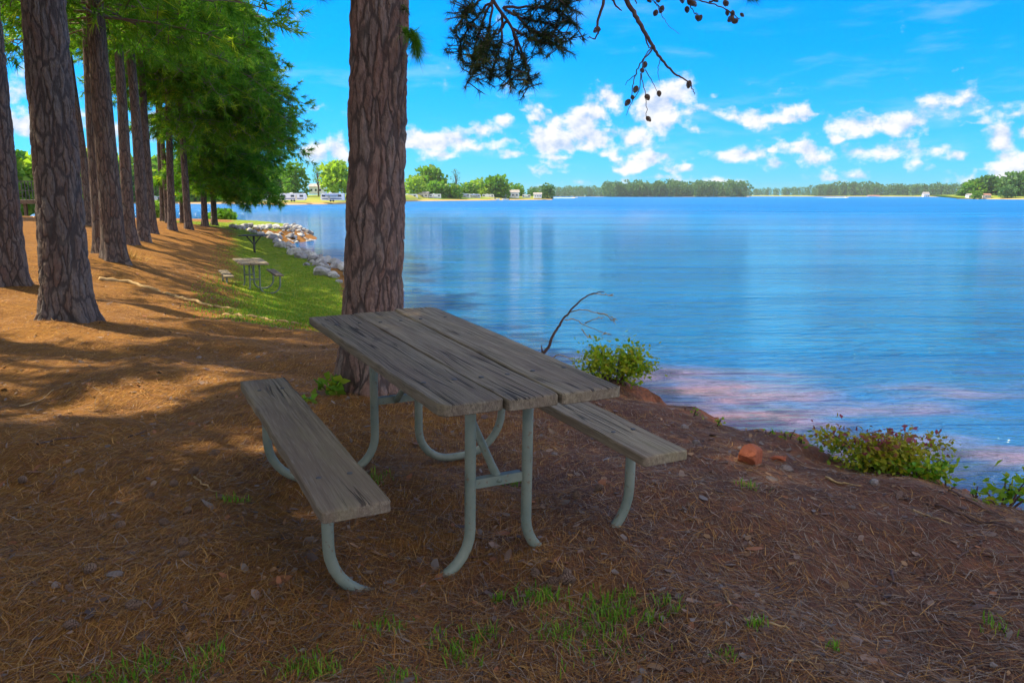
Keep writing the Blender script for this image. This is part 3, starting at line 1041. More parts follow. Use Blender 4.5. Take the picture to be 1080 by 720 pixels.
# ------------------------------------------------------------------ bushes and bank plants
def bush(label, cat, x, y, size, n, leaf, mat, seed, name='bush', stems=9, base=None, lean=(0, 0, 0), tint_top=0.0, tint_mu=.45):
    rg = np.random.default_rng(seed)
    z = hz(x, y) - .03
    root = empty(name, (x, y, z))
    tag(root, label, cat)
    b = MB(); tips = []
    for k in range(stems):
        az = rg.uniform(0, 6.28); r = rg.uniform(.2, 1) ** .6
        e = np.array([math.cos(az) * r * size[0] + lean[0], math.sin(az) * r * size[1] + lean[1], size[2] * rg.uniform(.55, 1) * (1 - .35 * r * r) + lean[2]])
        s0 = np.array([math.cos(az) * size[0] * .15, math.sin(az) * size[1] * .15, 0])
        m = s0 * .5 + e * .5 + np.array([0, 0, size[2] * .12])
        cp = curve_pts([s0, m, e], 6)
        b.tube(cp, [.007 - .005 * i / (len(cp) - 1) for i in range(len(cp))], 5)
        tips += [tuple(q) for q in cp[3:]]
    tips = np.array(tips)
    cen = tips[rg.integers(0, len(tips), n)] + rg.normal(size=(n, 3)) * np.array([size[0] * .17, size[1] * .17, size[2] * .14])
    cen[:, 2] = np.maximum(cen[:, 2], .01 - .2 * (np.hypot(cen[:, 0], cen[:, 1]) > .3))
    v, f = leaves(cen, leaf, rg, .8)
    tt = rg.normal(tint_mu, .2, n) + tint_top * (cen[:, 2] / size[2] - .5)
    t = np.repeat(np.clip(tt, 0, 1), 4)
    link('foliage', merge_mesh('foliage', [(v, f, t, 0)], [M[mat]]), root)
    b.build('stem', M['twig'], root)
    return root


q = at(645, 408, 6.75)
bush('leafy yellow-green bush on the bank edge just behind the tabletop corner', 'bush', q.x + .03, 6.75, (.34, .25, .40), 1900, .044, 'leaf_bush', 41, stems=16)
q = at(930, 492, 4.35)
bush('spreading low shrub with purple tips over yellow-green leaves on the bank edge', 'shrub', q.x, 4.4, (.43, .27, .27), 2400, .038, 'leaf_red', 42, 'shrub', stems=18, tint_top=1.1, tint_mu=.38)
q = at(965, 500, 4.15)
bush('small green shrub trailing down from the purple-tipped one', 'shrub', q.x + .02, 4.15, (.20, .16, .16), 330, .042, 'leaf_bush', 43, 'shrub', stems=8, tint_mu=.3)
q = at(1062, 520, 3.75)
bush('green bank plant with broad pale leaves at the right picture edge', 'plant', q.x, 3.78, (.22, .18, .22), 110, .060, 'leaf_bush', 44, 'bank_plant', stems=8, tint_mu=.25)
q = at(350, 412, 5.4)
bush('small bright green seedling at the left foot of the big pine', 'seedling', q.x, 5.45, (.13, .10, .16), 46, .095, 'leaf', 45, 'seedling', stems=4, tint_mu=.7)
q = at(325, 418, 5.2)
bush('tiny green seedling beside the far end of the left bench', 'seedling', q.x, 5.15, (.08, .07, .09), 22, .075, 'leaf', 46, 'seedling', stems=3, tint_mu=.6)
for k, (px, py, Y) in enumerate([(755, 447, 5.25), (808, 462, 4.95), (830, 470, 4.8), (730, 436, 5.5), (845, 474, 4.7), (1000, 500, 4.0), (1030, 507, 3.9)]):
    q = at(px, py, Y)
    bush('thin weed sprig with a few leaves on the bare bank edge', 'weed', q.x, Y, (.06, .05, .11), 14, .03, 'leaf_bush', 50 + k, 'weed_sprig', stems=3, tint_mu=.3)
    COL.objects[-1].parent['group'] = 'weed sprigs along the bank edge'

# bare bent branch over the water
b = MB(); b2 = MB()
Yb = 7.6
o = at(571, 374, Yb)
br = empty('bare_sapling', (o.x, Yb, hz(o.x, Yb)))
tag(br, 'bare dark sapling bent over the water behind the picnic table', 'sapling')


def rb(px, py, dy=0):
    q = at(px, py, Yb + dy); return (q.x - br.location.x, dy, q.z - br.location.z)


st = curve_pts([(-.02, 0, -.03), rb(571, 376), rb(578, 366), rb(587, 347), rb(596, 334), rb(610, 319), rb(624, 310), rb(638, 307)], 6)
b.tube(wiggle(st, .004, rgp), [.020 - .016 * i / (len(st) - 1) for i in range(len(st))], 7)
b.tube([rb(572, 371), rb(571, 364)], [.010, .004], 5)
b.build('stem', M['twig'], br)
for sp in ([(596, 337), (606, 337), (617, 343), (632, 349), (645, 353)], [(603, 329), (614, 326), (626, 329), (640, 333), (652, 338)], [(617, 341), (625, 337), (638, 334)], [(613, 347), (620, 355), (625, 357)], [(624, 310), (634, 310), (646, 312)],
           [(630, 330), (640, 332), (650, 342)], [(582, 378), (590, 374), (600, 378), (608, 386)]):
    b2 = MB()
    pts = wiggle(curve_pts([rb(x_, y_, rgp.uniform(-.1, .1) * k) for k, (x_, y_) in enumerate(sp)], 5), .003, rgp)
    b2.tube(pts, [.006 - .004 * i / (len(pts) - 1) for i in range(len(pts))], 5)
    for k in range(3):
        q_ = pts[-2 - k]; d = Vector((rgp.gauss(0, .03), rgp.gauss(0, .03), rgp.gauss(0, .02)))
        b2.tube([q_, q_ + d * .5, q_ + d], [.006, .005, .002], 5)
    b2.build('dry_twig', M['dry_twig'], br)

# ------------------------------------------------------------------ ground litter
def wedge(n, r0, r1, rg, amin=-.66, amax=.66):
    r = np.exp(rg.uniform(np.log(r0), np.log(r1), n)); a = rg.uniform(amin, amax, n)
    return r * np.sin(a), r * np.cos(a)


rg = np.random.default_rng(3)
n = 270000
x, y = wedge(n, 1.7, 26, rg)
sd_ = sdist(x, y)
sm = straw_mask(x, y)
patch = .5 + .5 * np.sin(x * 2.3 + 1.7 * np.sin(y * 1.9)) * np.sin(y * 2.7 + 1.3 * np.sin(x * 1.4))
keep = (sd_ > .12) & (rg.uniform(size=n) < np.clip(.34 + .6 * sm * patch + .25 * sm, 0, 1)) & (grass_mask(x, y) < .5)
x, y, sm = x[keep], y[keep], sm[keep]; n = len(x)
ang = rg.uniform(0, 2 * np.pi, n); L = rg.uniform(.035, .14, n); bend = rg.normal(0, .25, n)
w = rg.uniform(.0005, .0011, n) * (1 + np.hypot(x, y) * .10)
dx, dy = np.cos(ang), np.sin(ang)
mx, my = x + dx * L / 2, y + dy * L / 2
ex, ey = mx + np.cos(ang + bend) * L / 2, my + np.sin(ang + bend) * L / 2
lift = np.abs(rg.normal(0, .008, n)) + .003
z0, z1, z2 = height(x, y), height(mx, my), height(ex, ey)
z1 = np.maximum(z1, .5 * (z0 + z2)) + lift; z0 = z0 + lift * rg.uniform(.2, 1.2, n); z2 = z2 + lift * rg.uniform(.2, 1.6, n)
px_, py_ = -dy * w, dx * w
V = np.empty((n, 6, 3))
V[:, 0] = np.c_[x - px_, y - py_, z0]; V[:, 1] = np.c_[x + px_, y + py_, z0 + .0004]
V[:, 2] = np.c_[mx + px_, my + py_, z1]; V[:, 3] = np.c_[mx - px_, my - py_, z1]
V[:, 4] = np.c_[ex + px_ * .4, ey + py_ * .4, z2]; V[:, 5] = np.c_[ex - px_ * .4, ey - py_ * .4, z2]
b0 = np.arange(n) * 6
F = np.concatenate([np.c_[b0, b0 + 1, b0 + 2, b0 + 3], np.c_[b0 + 3, b0 + 2, b0 + 4, b0 + 5]])
pal = np.array([(.38, .175, .045), (.28, .115, .036), (.50, .275, .085), (.20, .095, .045), (.25, .18, .13), (.34, .26, .20), (.13, .075, .05)])
pw = np.array([.30, .22, .14, .14, .06, .05, .09]); pg = np.array([.06, .10, .03, .26, .18, .09, .28])
u = rg.uniform(size=n)
c1 = np.searchsorted(np.cumsum(pw), u * .999); c2 = np.searchsorted(np.cumsum(pg), u * .999)
ci = np.where(rg.uniform(size=n) < np.clip(sm * 1.15, 0, 1), c1, c2)
colr = pal[ci] * rg.uniform(.6, 1.1, (n, 1))
tag(link('pine_straw', fast_mesh('pine_straw', V.reshape(-1, 3), F, M['litter'], {'col': np.repeat(colr, 6, 0)})),
    'fallen orange and brown pine needles covering the ground under the trees', 'pine straw', kind='stuff')

# bark flakes, dead leaves, chips
n = 9500
x, y = wedge(n, 1.8, 26, rg)
keep = (sdist(x, y) > .05) & (grass_mask(x, y) < .5)
x, y = x[keep], y[keep]; n = len(x)
z = height(x, y) + .006
k = 6
a = np.linspace(0, 2 * np.pi, k, endpoint=False)[None] + rg.uniform(0, .6, (n, k))
sz = (rg.gamma(2.0, .0032, n) + .003)[:, None] * (1 + .04 * np.hypot(x, y))[:, None]
rx, ry = sz * np.cos(a) * rg.uniform(.8, 1.6, (n, 1)), sz * np.sin(a) * rg.uniform(.35, .8, (n, 1))
th_ = rg.uniform(0, 6.28, (n, 1))
X = x[:, None] + rx * np.cos(th_) - ry * np.sin(th_); Yv = y[:, None] + rx * np.sin(th_) + ry * np.cos(th_)
tl = rg.normal(0, .25, (n, 2))
Z = z[:, None] + (X - x[:, None]) * tl[:, :1] + (Yv - y[:, None]) * tl[:, 1:] + rg.uniform(0, .004, (n, k))
pal2 = np.array([(.22, .15, .12), (.24, .165, .12), (.13, .08, .065), (.28, .16, .085), (.19, .155, .14), (.10, .07, .065), (.25, .10, .05)])
cc = pal2[rg.integers(0, len(pal2), n)] * rg.uniform(.7, 1.2, (n, 1))
tag(link('bark_litter', fast_mesh('bark_litter', np.stack([X, Yv, Z], -1).reshape(-1, 3), np.arange(n * k).reshape(n, k), M['litter'], {'col': np.repeat(cc, k, 0)})),
    'small bark flakes and dead leaf scraps strewn over the ground', 'litter', kind='stuff')

# grass: the lawn beyond and the sparse tufts in front
def grass_blades(x, y, hgt, wid, rg, tint_mu, nm):
    n = len(x)
    z = height(x, y) - .004
    az = rg.uniform(0, 6.28, n); ln = np.abs(rg.normal(.35, .25, n))
    h = hgt * rg.uniform(.5, 1.25, n); w = wid * rg.uniform(.7, 1.3, n)
    dx, dy = np.cos(az), np.sin(az)
    V = np.empty((n, 5, 3))
    sx, sy = -dy * w / 2, dx * w / 2
    V[:, 0] = np.c_[x - sx, y - sy, z]; V[:, 1] = np.c_[x + sx, y + sy, z]
    V[:, 2] = np.c_[x + dx * ln * h * .4 + sx * .8, y + dy * ln * h * .4 + sy * .8, z + h * .6]
    V[:, 3] = np.c_[x + dx * ln * h * .4 - sx * .8, y + dy * ln * h * .4 - sy * .8, z + h * .6]
    V[:, 4] = np.c_[x + dx * ln * h, y + dy * ln * h, z + h * (1 - .25 * ln)]
    b0 = np.arange(n) * 5
    t = np.repeat(np.clip(rg.normal(tint_mu, .22, n), 0, 1), 5)
    v = V.reshape(-1, 3)
    return merge_mesh(nm, [(v, np.c_[b0, b0 + 1, b0 + 2, b0 + 3], t, 0), (v[:0], np.zeros((0, 3), int), t[:0], 0)], [M['grass']]), v, b0, t


def grass_obj(x, y, hgt, wid, rg, mu, nm, label):
    n = len(x)
    z = height(x, y) - .004
    az = rg.uniform(0, 6.28, n); ln = np.abs(rg.normal(.4, .3, n))
    h = hgt * rg.uniform(.5, 1.3, n); w = wid * rg.uniform(.7, 1.3, n)
    dx, dy = np.cos(az), np.sin(az); sx, sy = -dy * w / 2, dx * w / 2
    V = np.empty((n, 5, 3))
    V[:, 0] = np.c_[x - sx, y - sy, z]; V[:, 1] = np.c_[x + sx, y + sy, z]
    V[:, 2] = np.c_[x + dx * ln * h * .4 + sx * .8, y + dy * ln * h * .4 + sy * .8, z + h * .62]
    V[:, 3] = np.c_[x + dx * ln * h * .4 - sx * .8, y + dy * ln * h * .4 - sy * .8, z + h * .62]
    V[:, 4] = np.c_[x + dx * ln * h, y + dy * ln * h, z + h * (1 - .25 * np.minimum(ln, 1.5))]
    b0 = np.arange(n) * 5
    F = np.concatenate([np.c_[b0, b0 + 1, b0 + 2], np.c_[b0, b0 + 2, b0 + 3], np.c_[b0 + 3, b0 + 2, b0 + 4]])
    t = np.repeat(np.clip(rg.normal(mu, .22, n), 0, 1), 5)
    return tag(link(nm, fast_mesh(nm, V.reshape(-1, 3), F, M['grass'], {'tint': t})), label, 'grass', kind='stuff')


n = 150000
r = np.exp(rg.uniform(np.log(11), np.log(60), n)); a = rg.uniform(-.42, -.10, n)
x, y = r * np.sin(a), r * np.cos(a)
keep = (grass_mask(x, y) > rg.uniform(.15, .9, n)) & (sdist(x, y) > 0)
x, y = x[keep], y[keep]
grass_obj(x, y, .042, .018, rg, .80, 'lawn_grass', 'sunlit short green grass on the slope down to the rocks')
xs, ys = [], []
for px, py, s, m in [(570, 631, .07, 60), (640, 638, .10, 70), (655, 648, .05, 26), (625, 665, .16, 110), (590, 668, .05, 26), (492, 674, .10, 46), (480, 684, .05, 22), (515, 663, .03, 14), (407, 666, .07, 34), (320, 706, .07, 50), (345, 712, .05, 26),
                     (125, 709, .09, 50), (165, 694, .07, 36), (90, 716, .06, 26), (219, 690, .07, 30), (525, 628, .025, 16), (790, 522, .05, 18), (1055, 662, .05, 14), (797, 673, .03, 16), (765, 704, .03, 12), (420, 715, .06, 22),
                     (660, 628, .03, 14), (700, 640, .04, 16), (688, 656, .03, 12), (205, 706, .06, 26), (540, 505, .05, 18), (388, 512, .09, 40), (245, 530, .06, 20), (470, 360, .05, 16), (880, 692, .02, 10), (352, 392, .06, 20), (715, 652, .025, 10)]:
    q = at(px, py, 1.0); d = Vector((q.x, 1.0, q.z - CAM_H)); t_ = -CAM_H / d.z
    cx, cy = d.x * t_, t_
    m = int(m * 2.2); xs.append(rg.normal(cx, s * .6, m)); ys.append(rg.normal(cy, s * .5, m))
x, y = np.concatenate(xs), np.concatenate(ys)
grass_obj(x, y, .042, .0046, rg, .52, 'grass_tufts', 'sparse short green grass tufts in the bare foreground soil')

# dry straw clump at the foot of the second thick pine, and straw ridges
def ground_at(px, py):
    """march the photo ray down onto the terrain"""
    q = at(px, py, 1.0); d = Vector((q.x, 1.0, q.z - CAM_H))
    ys_ = np.exp(np.linspace(np.log(1.5), np.log(90), 600))
    hh = height(d.x * ys_, ys_); zz = CAM_H + d.z * ys_
    i = int(np.argmax(zz < hh))
    return d.x * ys_[i], ys_[i], hh[i]


# ------------------------------------------------------------------ stones, cones and sticks on the ground
def rock_mesh(name, seed, mat, sub=2, rough=.35, cut=(.55, .9)):
    bm = bmesh.new(); bmesh.ops.create_icosphere(bm, subdivisions=sub, radius=1)
    rgq = random.Random(seed)
    o = Vector((rgq.uniform(0, 50), rgq.uniform(0, 50), 0))
    planes = [(Vector((rgq.gauss(0, 1), rgq.gauss(0, 1), rgq.gauss(0, 1))).normalized(), rgq.uniform(*cut)) for _ in range(9)]
    for v in bm.verts:
        p = v.co.copy()
        for nn, dd in planes:
            k = p.dot(nn)
            if k > dd: p -= nn * (k - dd)
        p *= 1 + rough * .4 * mnoise.noise(v.co * 1.6 + o)
        v.co = p
    me = bpy.data.meshes.new(name); bm.to_mesh(me); bm.free()
    me.materials.append(mat)
    return me


x, y, z = ground_at(791, 488)
me = rock_mesh('clay_stone', 6, M['redrock'], 2, .5, (.38, .72))
s = link('clay_stone', me, loc=(x, y, z + .035)); s.scale = (.098, .075, .088); s.rotation_euler = (.2, .1, .7)
tag(s, 'big reddish-orange clay rock on the bare soil right of the table', 'rock')
s = link('clay_stone', rock_mesh('clay_stone', 9, M['redrock'], 2, .5, (.4, .75)), loc=(*ground_at(818, 486)[:2], ground_at(818, 486)[2] + .008)); s.scale = (.07, .05, .028)
tag(s, 'low flat red clay lump touching the right side of the bigger red rock', 'rock')
peb = [rock_mesh('pebble', 60 + k, M['pebble'], 2) for k in range(4)]
PEB = [(735, 468, .03), (722, 452, .035), (780, 473, .016), (1048, 705, .016), (922, 512, .03), (830, 497, .04), (898, 536, .016), (368, 612, .018), (430, 590, .014), (272, 378, .03), (122, 608, .028), (60, 620, .02), (368, 400, .02), (210, 378, .03), (800, 455, .02), (585, 480, .02), (980, 545, .02), (665, 455, .03)]
for k, (px, py, sz) in enumerate(PEB):
    x, y, z = ground_at(px, py)
    s = link('pebble', peb[k % 4], loc=(x, y, z + sz * .25)); s.scale = (sz * 1.2, sz * .85, sz * .6); s.rotation_euler = (rgp.uniform(-.3, .3), rgp.uniform(-.3, .3), rgp.uniform(0, 6))
    tag(s, 'small pale stone lying loose on the brown littered ground', 'stone', 'loose stones on the ground')
GC = [(180, 512), (200, 503), (352, 540), (178, 556), (202, 540), (155, 527), (195, 577), (25, 508), (188, 590), (150, 640), (68, 665), (130, 555), (566, 614), (577, 617), (589, 615), (599, 609), (232, 480), (610, 526), (628, 520), (305, 440), (100, 600)]
for px, py in GC:
    x, y, z = ground_at(px, py)
    c = link('pine_cone', CONE, loc=(x, y, z + .014)); k = rgp.uniform(.5, .8)
    c.scale = (k, k, k); c.rotation_euler = (math.pi / 2 + rgp.uniform(-.3, .3), 0, rgp.uniform(0, 6.3))
    tag(c, 'brown fallen pine cone lying in the straw near the picnic table', 'pine cone', 'fallen pine cones')
ST = [((20, 430), (58, 412), .006), ((135, 462), (160, 455), .006), ((780, 655), (835, 668), .006), ((940, 605), (945, 620), .007), ((870, 505), (905, 514), .008), ((985, 535), (1070, 560), .008), ((960, 540), (1000, 555), .006), ((1000, 520), (1060, 548), .007), ((830, 700), (880, 702), .004),
      ((385, 340), (335, 338), .010), ((600, 620), (560, 606), .004), ((610, 615), (630, 600), .004), ((905, 480), (920, 540), .004), ((40, 470), (90, 462), .006), ((770, 640), (755, 610), .004), ((1010, 590), (1040, 572), .005), ((205, 505), (230, 520), .006)]
for k, (p0, p1, rr) in enumerate(ST):
    a, c = Vector(ground_at(*p0)), Vector(ground_at(*p1))
    if (a - c).length > 3: continue
    pts = []
    for i in range(9):
        t_ = i / 8; q = a.lerp(c, t_); q.z = hz(q.x, q.y) + rr * .8
        pts.append(Vector((rgp.gauss(0, .006), rgp.gauss(0, .006), abs(rgp.gauss(0, .004)))) + q)
    b = MB(); b.tube(pts, [rr * (1 - .5 * i / 8) for i in range(9)], 6)
    o = b.build('fallen_stick', M['twig'] if k % 2 else M['dry_twig'])
    tag(o, 'thin fallen stick lying flat on the littered soil', 'stick', 'fallen sticks')

for lab, pl, r0 in (('long pale exposed root crossing the straw behind the nearest left pine', [(105, 296), (140, 301), (180, 312), (215, 322), (250, 327)], .045),
                    ('thin exposed root running across the straw toward the big pine', [(235, 333), (275, 336), (310, 342), (345, 344)], .028)):
    pts = []
    for px, py in pl:
        x, y, z = ground_at(px, py); pts.append((x, y, z + r0 * .3))
    cp = wiggle(curve_pts(pts, 8), .012, rgp)
    b = MB(); b.tube(cp, [r0 * (1 - .55 * i / (len(cp) - 1)) for i in range(len(cp))], 8)
    tag(b.build('exposed_root', M['dry_twig']), lab, 'root')

# straw tuft
x, y, z = ground_at(128, 268)
rgq = np.random.default_rng(8)
n = 420
c = np.c_[rgq.normal(x, .30, n), rgq.normal(y - .25, .15, n), np.zeros(n)]; c[:, 2] = height(c[:, 0], c[:, 1])
v, f = blades(c, rgq.normal(size=(n, 3)) * [.6, .5, .3] + [0, 0, .7], .32, .012, rgq)
tag(link('straw_tuft', fast_mesh('straw_tuft', v, f, M['litter'], {'col': np.repeat(np.array([(.50, .31, .07)]) * rgq.uniform(.6, 1.2, (n, 1)), 3, 0)})),
    'golden dry straw tuft at the foot of a left-row pine', 'straw tuft')

# ------------------------------------------------------------------ riprap
rocks = [rock_mesh('riprap_rock', 200 + k, M['rock'], 2, .5) for k in range(8)]
rgr = random.Random(12)
segs = [((-5.0, 25.2), (-6.0, 27), 16), ((-6.0, 27), (-8.6, 34), 70), ((-8.6, 34), (-11.6, 41), 56), ((-11.6, 41), (-14.6, 45.5), 22), ((-14.6, 45.5), (-17.2, 48), 22), ((-17.0, 48), (-16.4, 52), 44), ((-16.4, 52), (-15.9, 57), 44), ((-15.9, 57), (-17.8, 64), 32)]
for a, c, m in segs:
    for k in range(m):
        t_ = rgr.random()
        px0 = Vector((a[0] + (c[0] - a[0]) * t_, a[1] + (c[1] - a[1]) * t_))
        nx = Vector((c[1] - a[1], -(c[0] - a[0]))).normalized()
        off = rgr.uniform(-.7, 1.7)
        x, y = px0.x + nx.x * off, px0.y + nx.y * off
        sz = rgr.choice((.10, .14, .18, .22, .28)) * rgr.uniform(.85, 1.2)
        s = link('riprap_rock', rocks[k % 8], loc=(x, y, max(hz(x, y), WATER - .1) + sz * .28))
        s.scale = (sz * rgr.uniform(.8, 1.35), sz * rgr.uniform(.8, 1.2), sz * rgr.uniform(.6, .95)); s.rotation_euler = (rgr.uniform(-.4, .4), rgr.uniform(-.4, .4), rgr.uniform(0, 6.3))
        tag(s, 'grey-white angular rock in the riprap along the waterline', 'rock', 'riprap rocks along the shore')

# ------------------------------------------------------------------ pedestal stand near the rocks
q = at(268.5, 265, 36)
st_ = empty('pedestal_table', (q.x, 36, hz(q.x, 36)))
tag(st_, 'dark flat-topped stand on one braced post by the rocks', 'pedestal table')
b = MB(); b.box((0, 0, .80), (1.15, .8, .05), bev=.012); b.build('tabletop', M['steel'], st_, smooth=False)
b = MB(); b.tube([(0, 0, -.1), (0, 0, .775)], .05, 10); b.build('post', M['steel'], st_)
for s_ in (-1, 1):
    b = MB(); b.tube([(0, 0, .36), (s_ * .34, 0, .775)], .028, 8); b.build('brace', M['steel'], st_)

# ------------------------------------------------------------------ raised deck seen between the left trunks
q = at(24, 213, 44)
dk = empty('timber_deck', (q.x, 44, 0))
tag(dk, 'raised dark timber deck with railing seen between the two nearest left trunks', 'deck')
zd = q.z
b = MB(); b.box((0, 1.2, zd), (5.2, 2.4, .22)); b.build('platform', M['deck'], dk, smooth=False)
b = MB()
for i in range(27): b.box((-2.52 + i * .194, 0.03, zd + .11 + .5), (.035, .035, 1.0))
b.box((0, .03, zd + 1.13), (5.2, .09, .05)); b.box((0, .03, zd + .62), (5.2, .03, .05)); b.build('railing', M['steel'], dk, smooth=False)
for s_ in (-2.3, 0, 2.3):
    b = MB(); b.box((s_, .2, zd / 2 - .2), (.15, .15, zd + .3)); b.build('post', M['deck'], dk, smooth=False)


# ------------------------------------------------------------------ far shores
def land_strip(name, pts, depth, rise, n_in=10, seed=0, edge=.35):
    """pts: waterline points (x, y) left to right; land lies behind (+y)"""
    P = np.array(pts, float)
    L = np.r_[0, np.cumsum(np.hypot(*np.diff(P, axis=0).T))]
    s = np.linspace(0, L[-1], 140)
    X = np.interp(s, L, P[:, 0]); Yv = np.interp(s, L, P[:, 1])
    rows = []
    for k in range(n_in + 1):
        t_ = k / n_in
        d = depth * t_ ** 1.4
        wob = 2.0 * np.sin(s * .05 + seed) + 1.2 * np.sin(s * .13)
        if k == 0: z = np.full(len(s), WATER - .8)
        else: z = WATER + edge + rise * sstep(0, 1, np.full(len(s), t_)) + .3 * np.sin(s * .06 + k) * t_
        rows.append(np.c_[X, Yv + d + wob, z])
    V = np.concatenate(rows); m = len(s)
    i, j = np.meshgrid(np.arange(n_in), np.arange(m - 1), indexing='ij')
    f = np.stack([i * m + j, i * m + j + 1, (i + 1) * m + j + 1, (i + 1) * m + j], -1).reshape(-1, 4)
    tag(link(name, fast_mesh(name, V, f, M['land'], smooth=True)), kind='structure')


def px_x(px, Y): return (px - 540) / 817.5 * Y / math.cos(0) * 1.0 / (math.cos(PITCH) + (153 / 817.5) * math.sin(PITCH))


def fx(px, Y): return at(px, 207, Y).x


COVE = [(fx(-500, 420), 420), (fx(-200, 330), 330), (fx(0, 310), 310), (fx(90, 305), 305), (fx(250, 300), 300), (fx(300, 270), 270), (fx(345, 282), 282), (fx(400, 350), 350), (fx(440, 430), 430), (fx(500, 480), 480), (fx(540, 520), 520), (fx(583, 560), 560)]
land_strip('cove_shore', COVE, 90, 3.2)
FAR = [(fx(560, 2000), 2000), (fx(640, 1900), 1900), (fx(650, 1560), 1560), (fx(789, 1500), 1500), (fx(792, 1700), 1700)]
land_strip('far_island', FAR, 120, 2, seed=2, edge=.1)
FAR2 = [(fx(780, 2600), 2600), (fx(860, 2100), 2100), (fx(920, 1900), 1900), (fx(1010, 1700), 1700), (fx(1150, 1700), 1700)]
land_strip('far_shore', FAR2, 160, 3, seed=3, edge=.1)
NEARR = [(fx(1010, 690), 690), (fx(1030, 660), 660), (fx(1080, 620), 620), (fx(1180, 600), 600), (fx(1500, 600), 600)]
land_strip('right_shore', NEARR, 80, 3, seed=4)


def forest(name, label, spans, seed, mat='leaf_far', hs=(16, 24), nper=110):
    """a far wood as one mass: crowns of leaf faces with bare stems below"""
    rg = np.random.default_rng(seed)
    parts = []; b = MB()
    for (pa, Ya, pb, Yb_, n, sc, dep) in spans:
        for k in range(n):
            t_ = (k + rg.uniform()) / n
            Y = Ya + (Yb_ - Ya) * t_ + 1 + (dep - 1) * rg.uniform() ** 1.5; x = fx(pa + (pb - pa) * t_, Ya + (Yb_ - Ya) * t_)
            H = rg.uniform(*hs) * sc; r = H * rg.uniform(.20, .30)
            z0 = WATER + .5 + (Y - (Ya + (Yb_ - Ya) * t_)) / dep * 3
            d = rg.normal(size=(nper, 3)); d /= np.linalg.norm(d, axis=1, keepdims=True)
            rr = rg.uniform(.55, 1, (nper, 1)) ** .5
            hc = H * rg.uniform(.46, .54)
            c = np.array([x, Y, z0 + hc]) + d * rr * np.array([r * 1.15, r * 1.15, H - hc])
            v, f = leaves(c, H * .13, rg, 1, .9, dirs=d)
            parts.append((v, f, np.repeat(np.clip(rg.normal(rg.uniform(.25, .6), .15, nper), 0, 1), 4), 0))
            b.tube([(x, Y, z0 - 1), (x, Y, z0 + H * .7)], [H * .010, H * .006], 4, cap=False)
    parts.append(mb_part(b, 1))
    me = merge_mesh(name, parts, [M[mat], M['bark']])
    tag(link(name, me), label, 'forest', kind='stuff')


forest('island_forest', 'dense green wood covering the flat island in the middle distance', [(642, 1560, 792, 1500, 150, 1.3, 90), (642, 1570, 700, 1545, 40, 1.05, 60), (560, 2000, 648, 1900, 90, 1.05, 90)], 71)
forest('far_forest', 'low hazy tree line along the far shore on the right', [(780, 2600, 862, 2150, 70, 1.0, 90), (862, 2120, 1012, 1720, 170, 1.2, 90), (868, 2080, 905, 2000, 40, 1.25, 50), (885, 2040, 925, 1930, 36, 1.45, 60), (1010, 1720, 1120, 1700, 90, 1.2, 80)], 72)


def tree(label, px, ybase, ytop, Y, wid, mat, seed, n=420, group=None, name='broadleaf_tree', sparse=False, dx=0):
    """single tree, size from its height in the photo"""
    rg = np.random.default_rng(seed)
    top = at(px, ytop, Y); bot = at(px, ybase, Y)
    H = top.z - bot.z; r = wid * Y / 817.5 / 2
    r *= 1.22
    root = empty(name, (bot.x, Y, bot.z))
    tag(root, label, 'tree', group)
    b = MB()
    b.tube([(0, 0, -1.5), (r * .05, 0, H * .3), (0, 0, H * .75)], [H * .028, H * .02, H * .006], 7)
    nl = 9 if not sparse else 11
    lobes = []
    for k in range(nl):
        az = k * 2.4 + rg.uniform(-.3, .3); u = rg.uniform(.25, 1)
        zc = H * (.22 + .62 * ((k + .5) / nl)) if not sparse else H * (.42 + .5 * ((k + .5) / nl))
        wr = math.sin(math.pi * min(1, .22 + .70 * ((k + .5) / nl))) * .62
        c = np.array([math.cos(az) * r * wr * u ** .5, math.sin(az) * r * wr * u ** .5, zc])
        lobes.append((c, r * rg.uniform(.48, .70) * (.45 if sparse else 1)))
        if sparse: b.tube([(0, 0, zc * .62), tuple(c * .6 + np.array([0, 0, zc * .3])), tuple(c)], [H * .010, H * .007, H * .003], 5, cap=False)
    b.build('trunk', M['bark'], root)
    V = []; F = []; T = []; off = 0
    for c, lr in lobes:
        m = int(n * 2.2) // nl
        d = rg.normal(size=(m, 3)); d /= np.linalg.norm(d, axis=1, keepdims=True)
        rr = rg.uniform(.3, 1, (m, 1)) ** .5
        cc = c + d * rr * lr * np.array([1, 1, .72])
        cc[:, 2] = np.clip(cc[:, 2], H * .08, H * .97)
        v, f = leaves(cc, lr * .42, rg, 1, .8, dirs=d * .6)
        V.append(v); F.append(f + off); off += len(v)
        T.append(np.repeat(np.clip(rg.normal(rg.uniform(.25, .65), .16, m), 0, 1), 4))
    link('crown', merge_mesh('crown', [(np.concatenate(V), np.concatenate(F), np.concatenate(T), 0)], [M[mat]]), root)


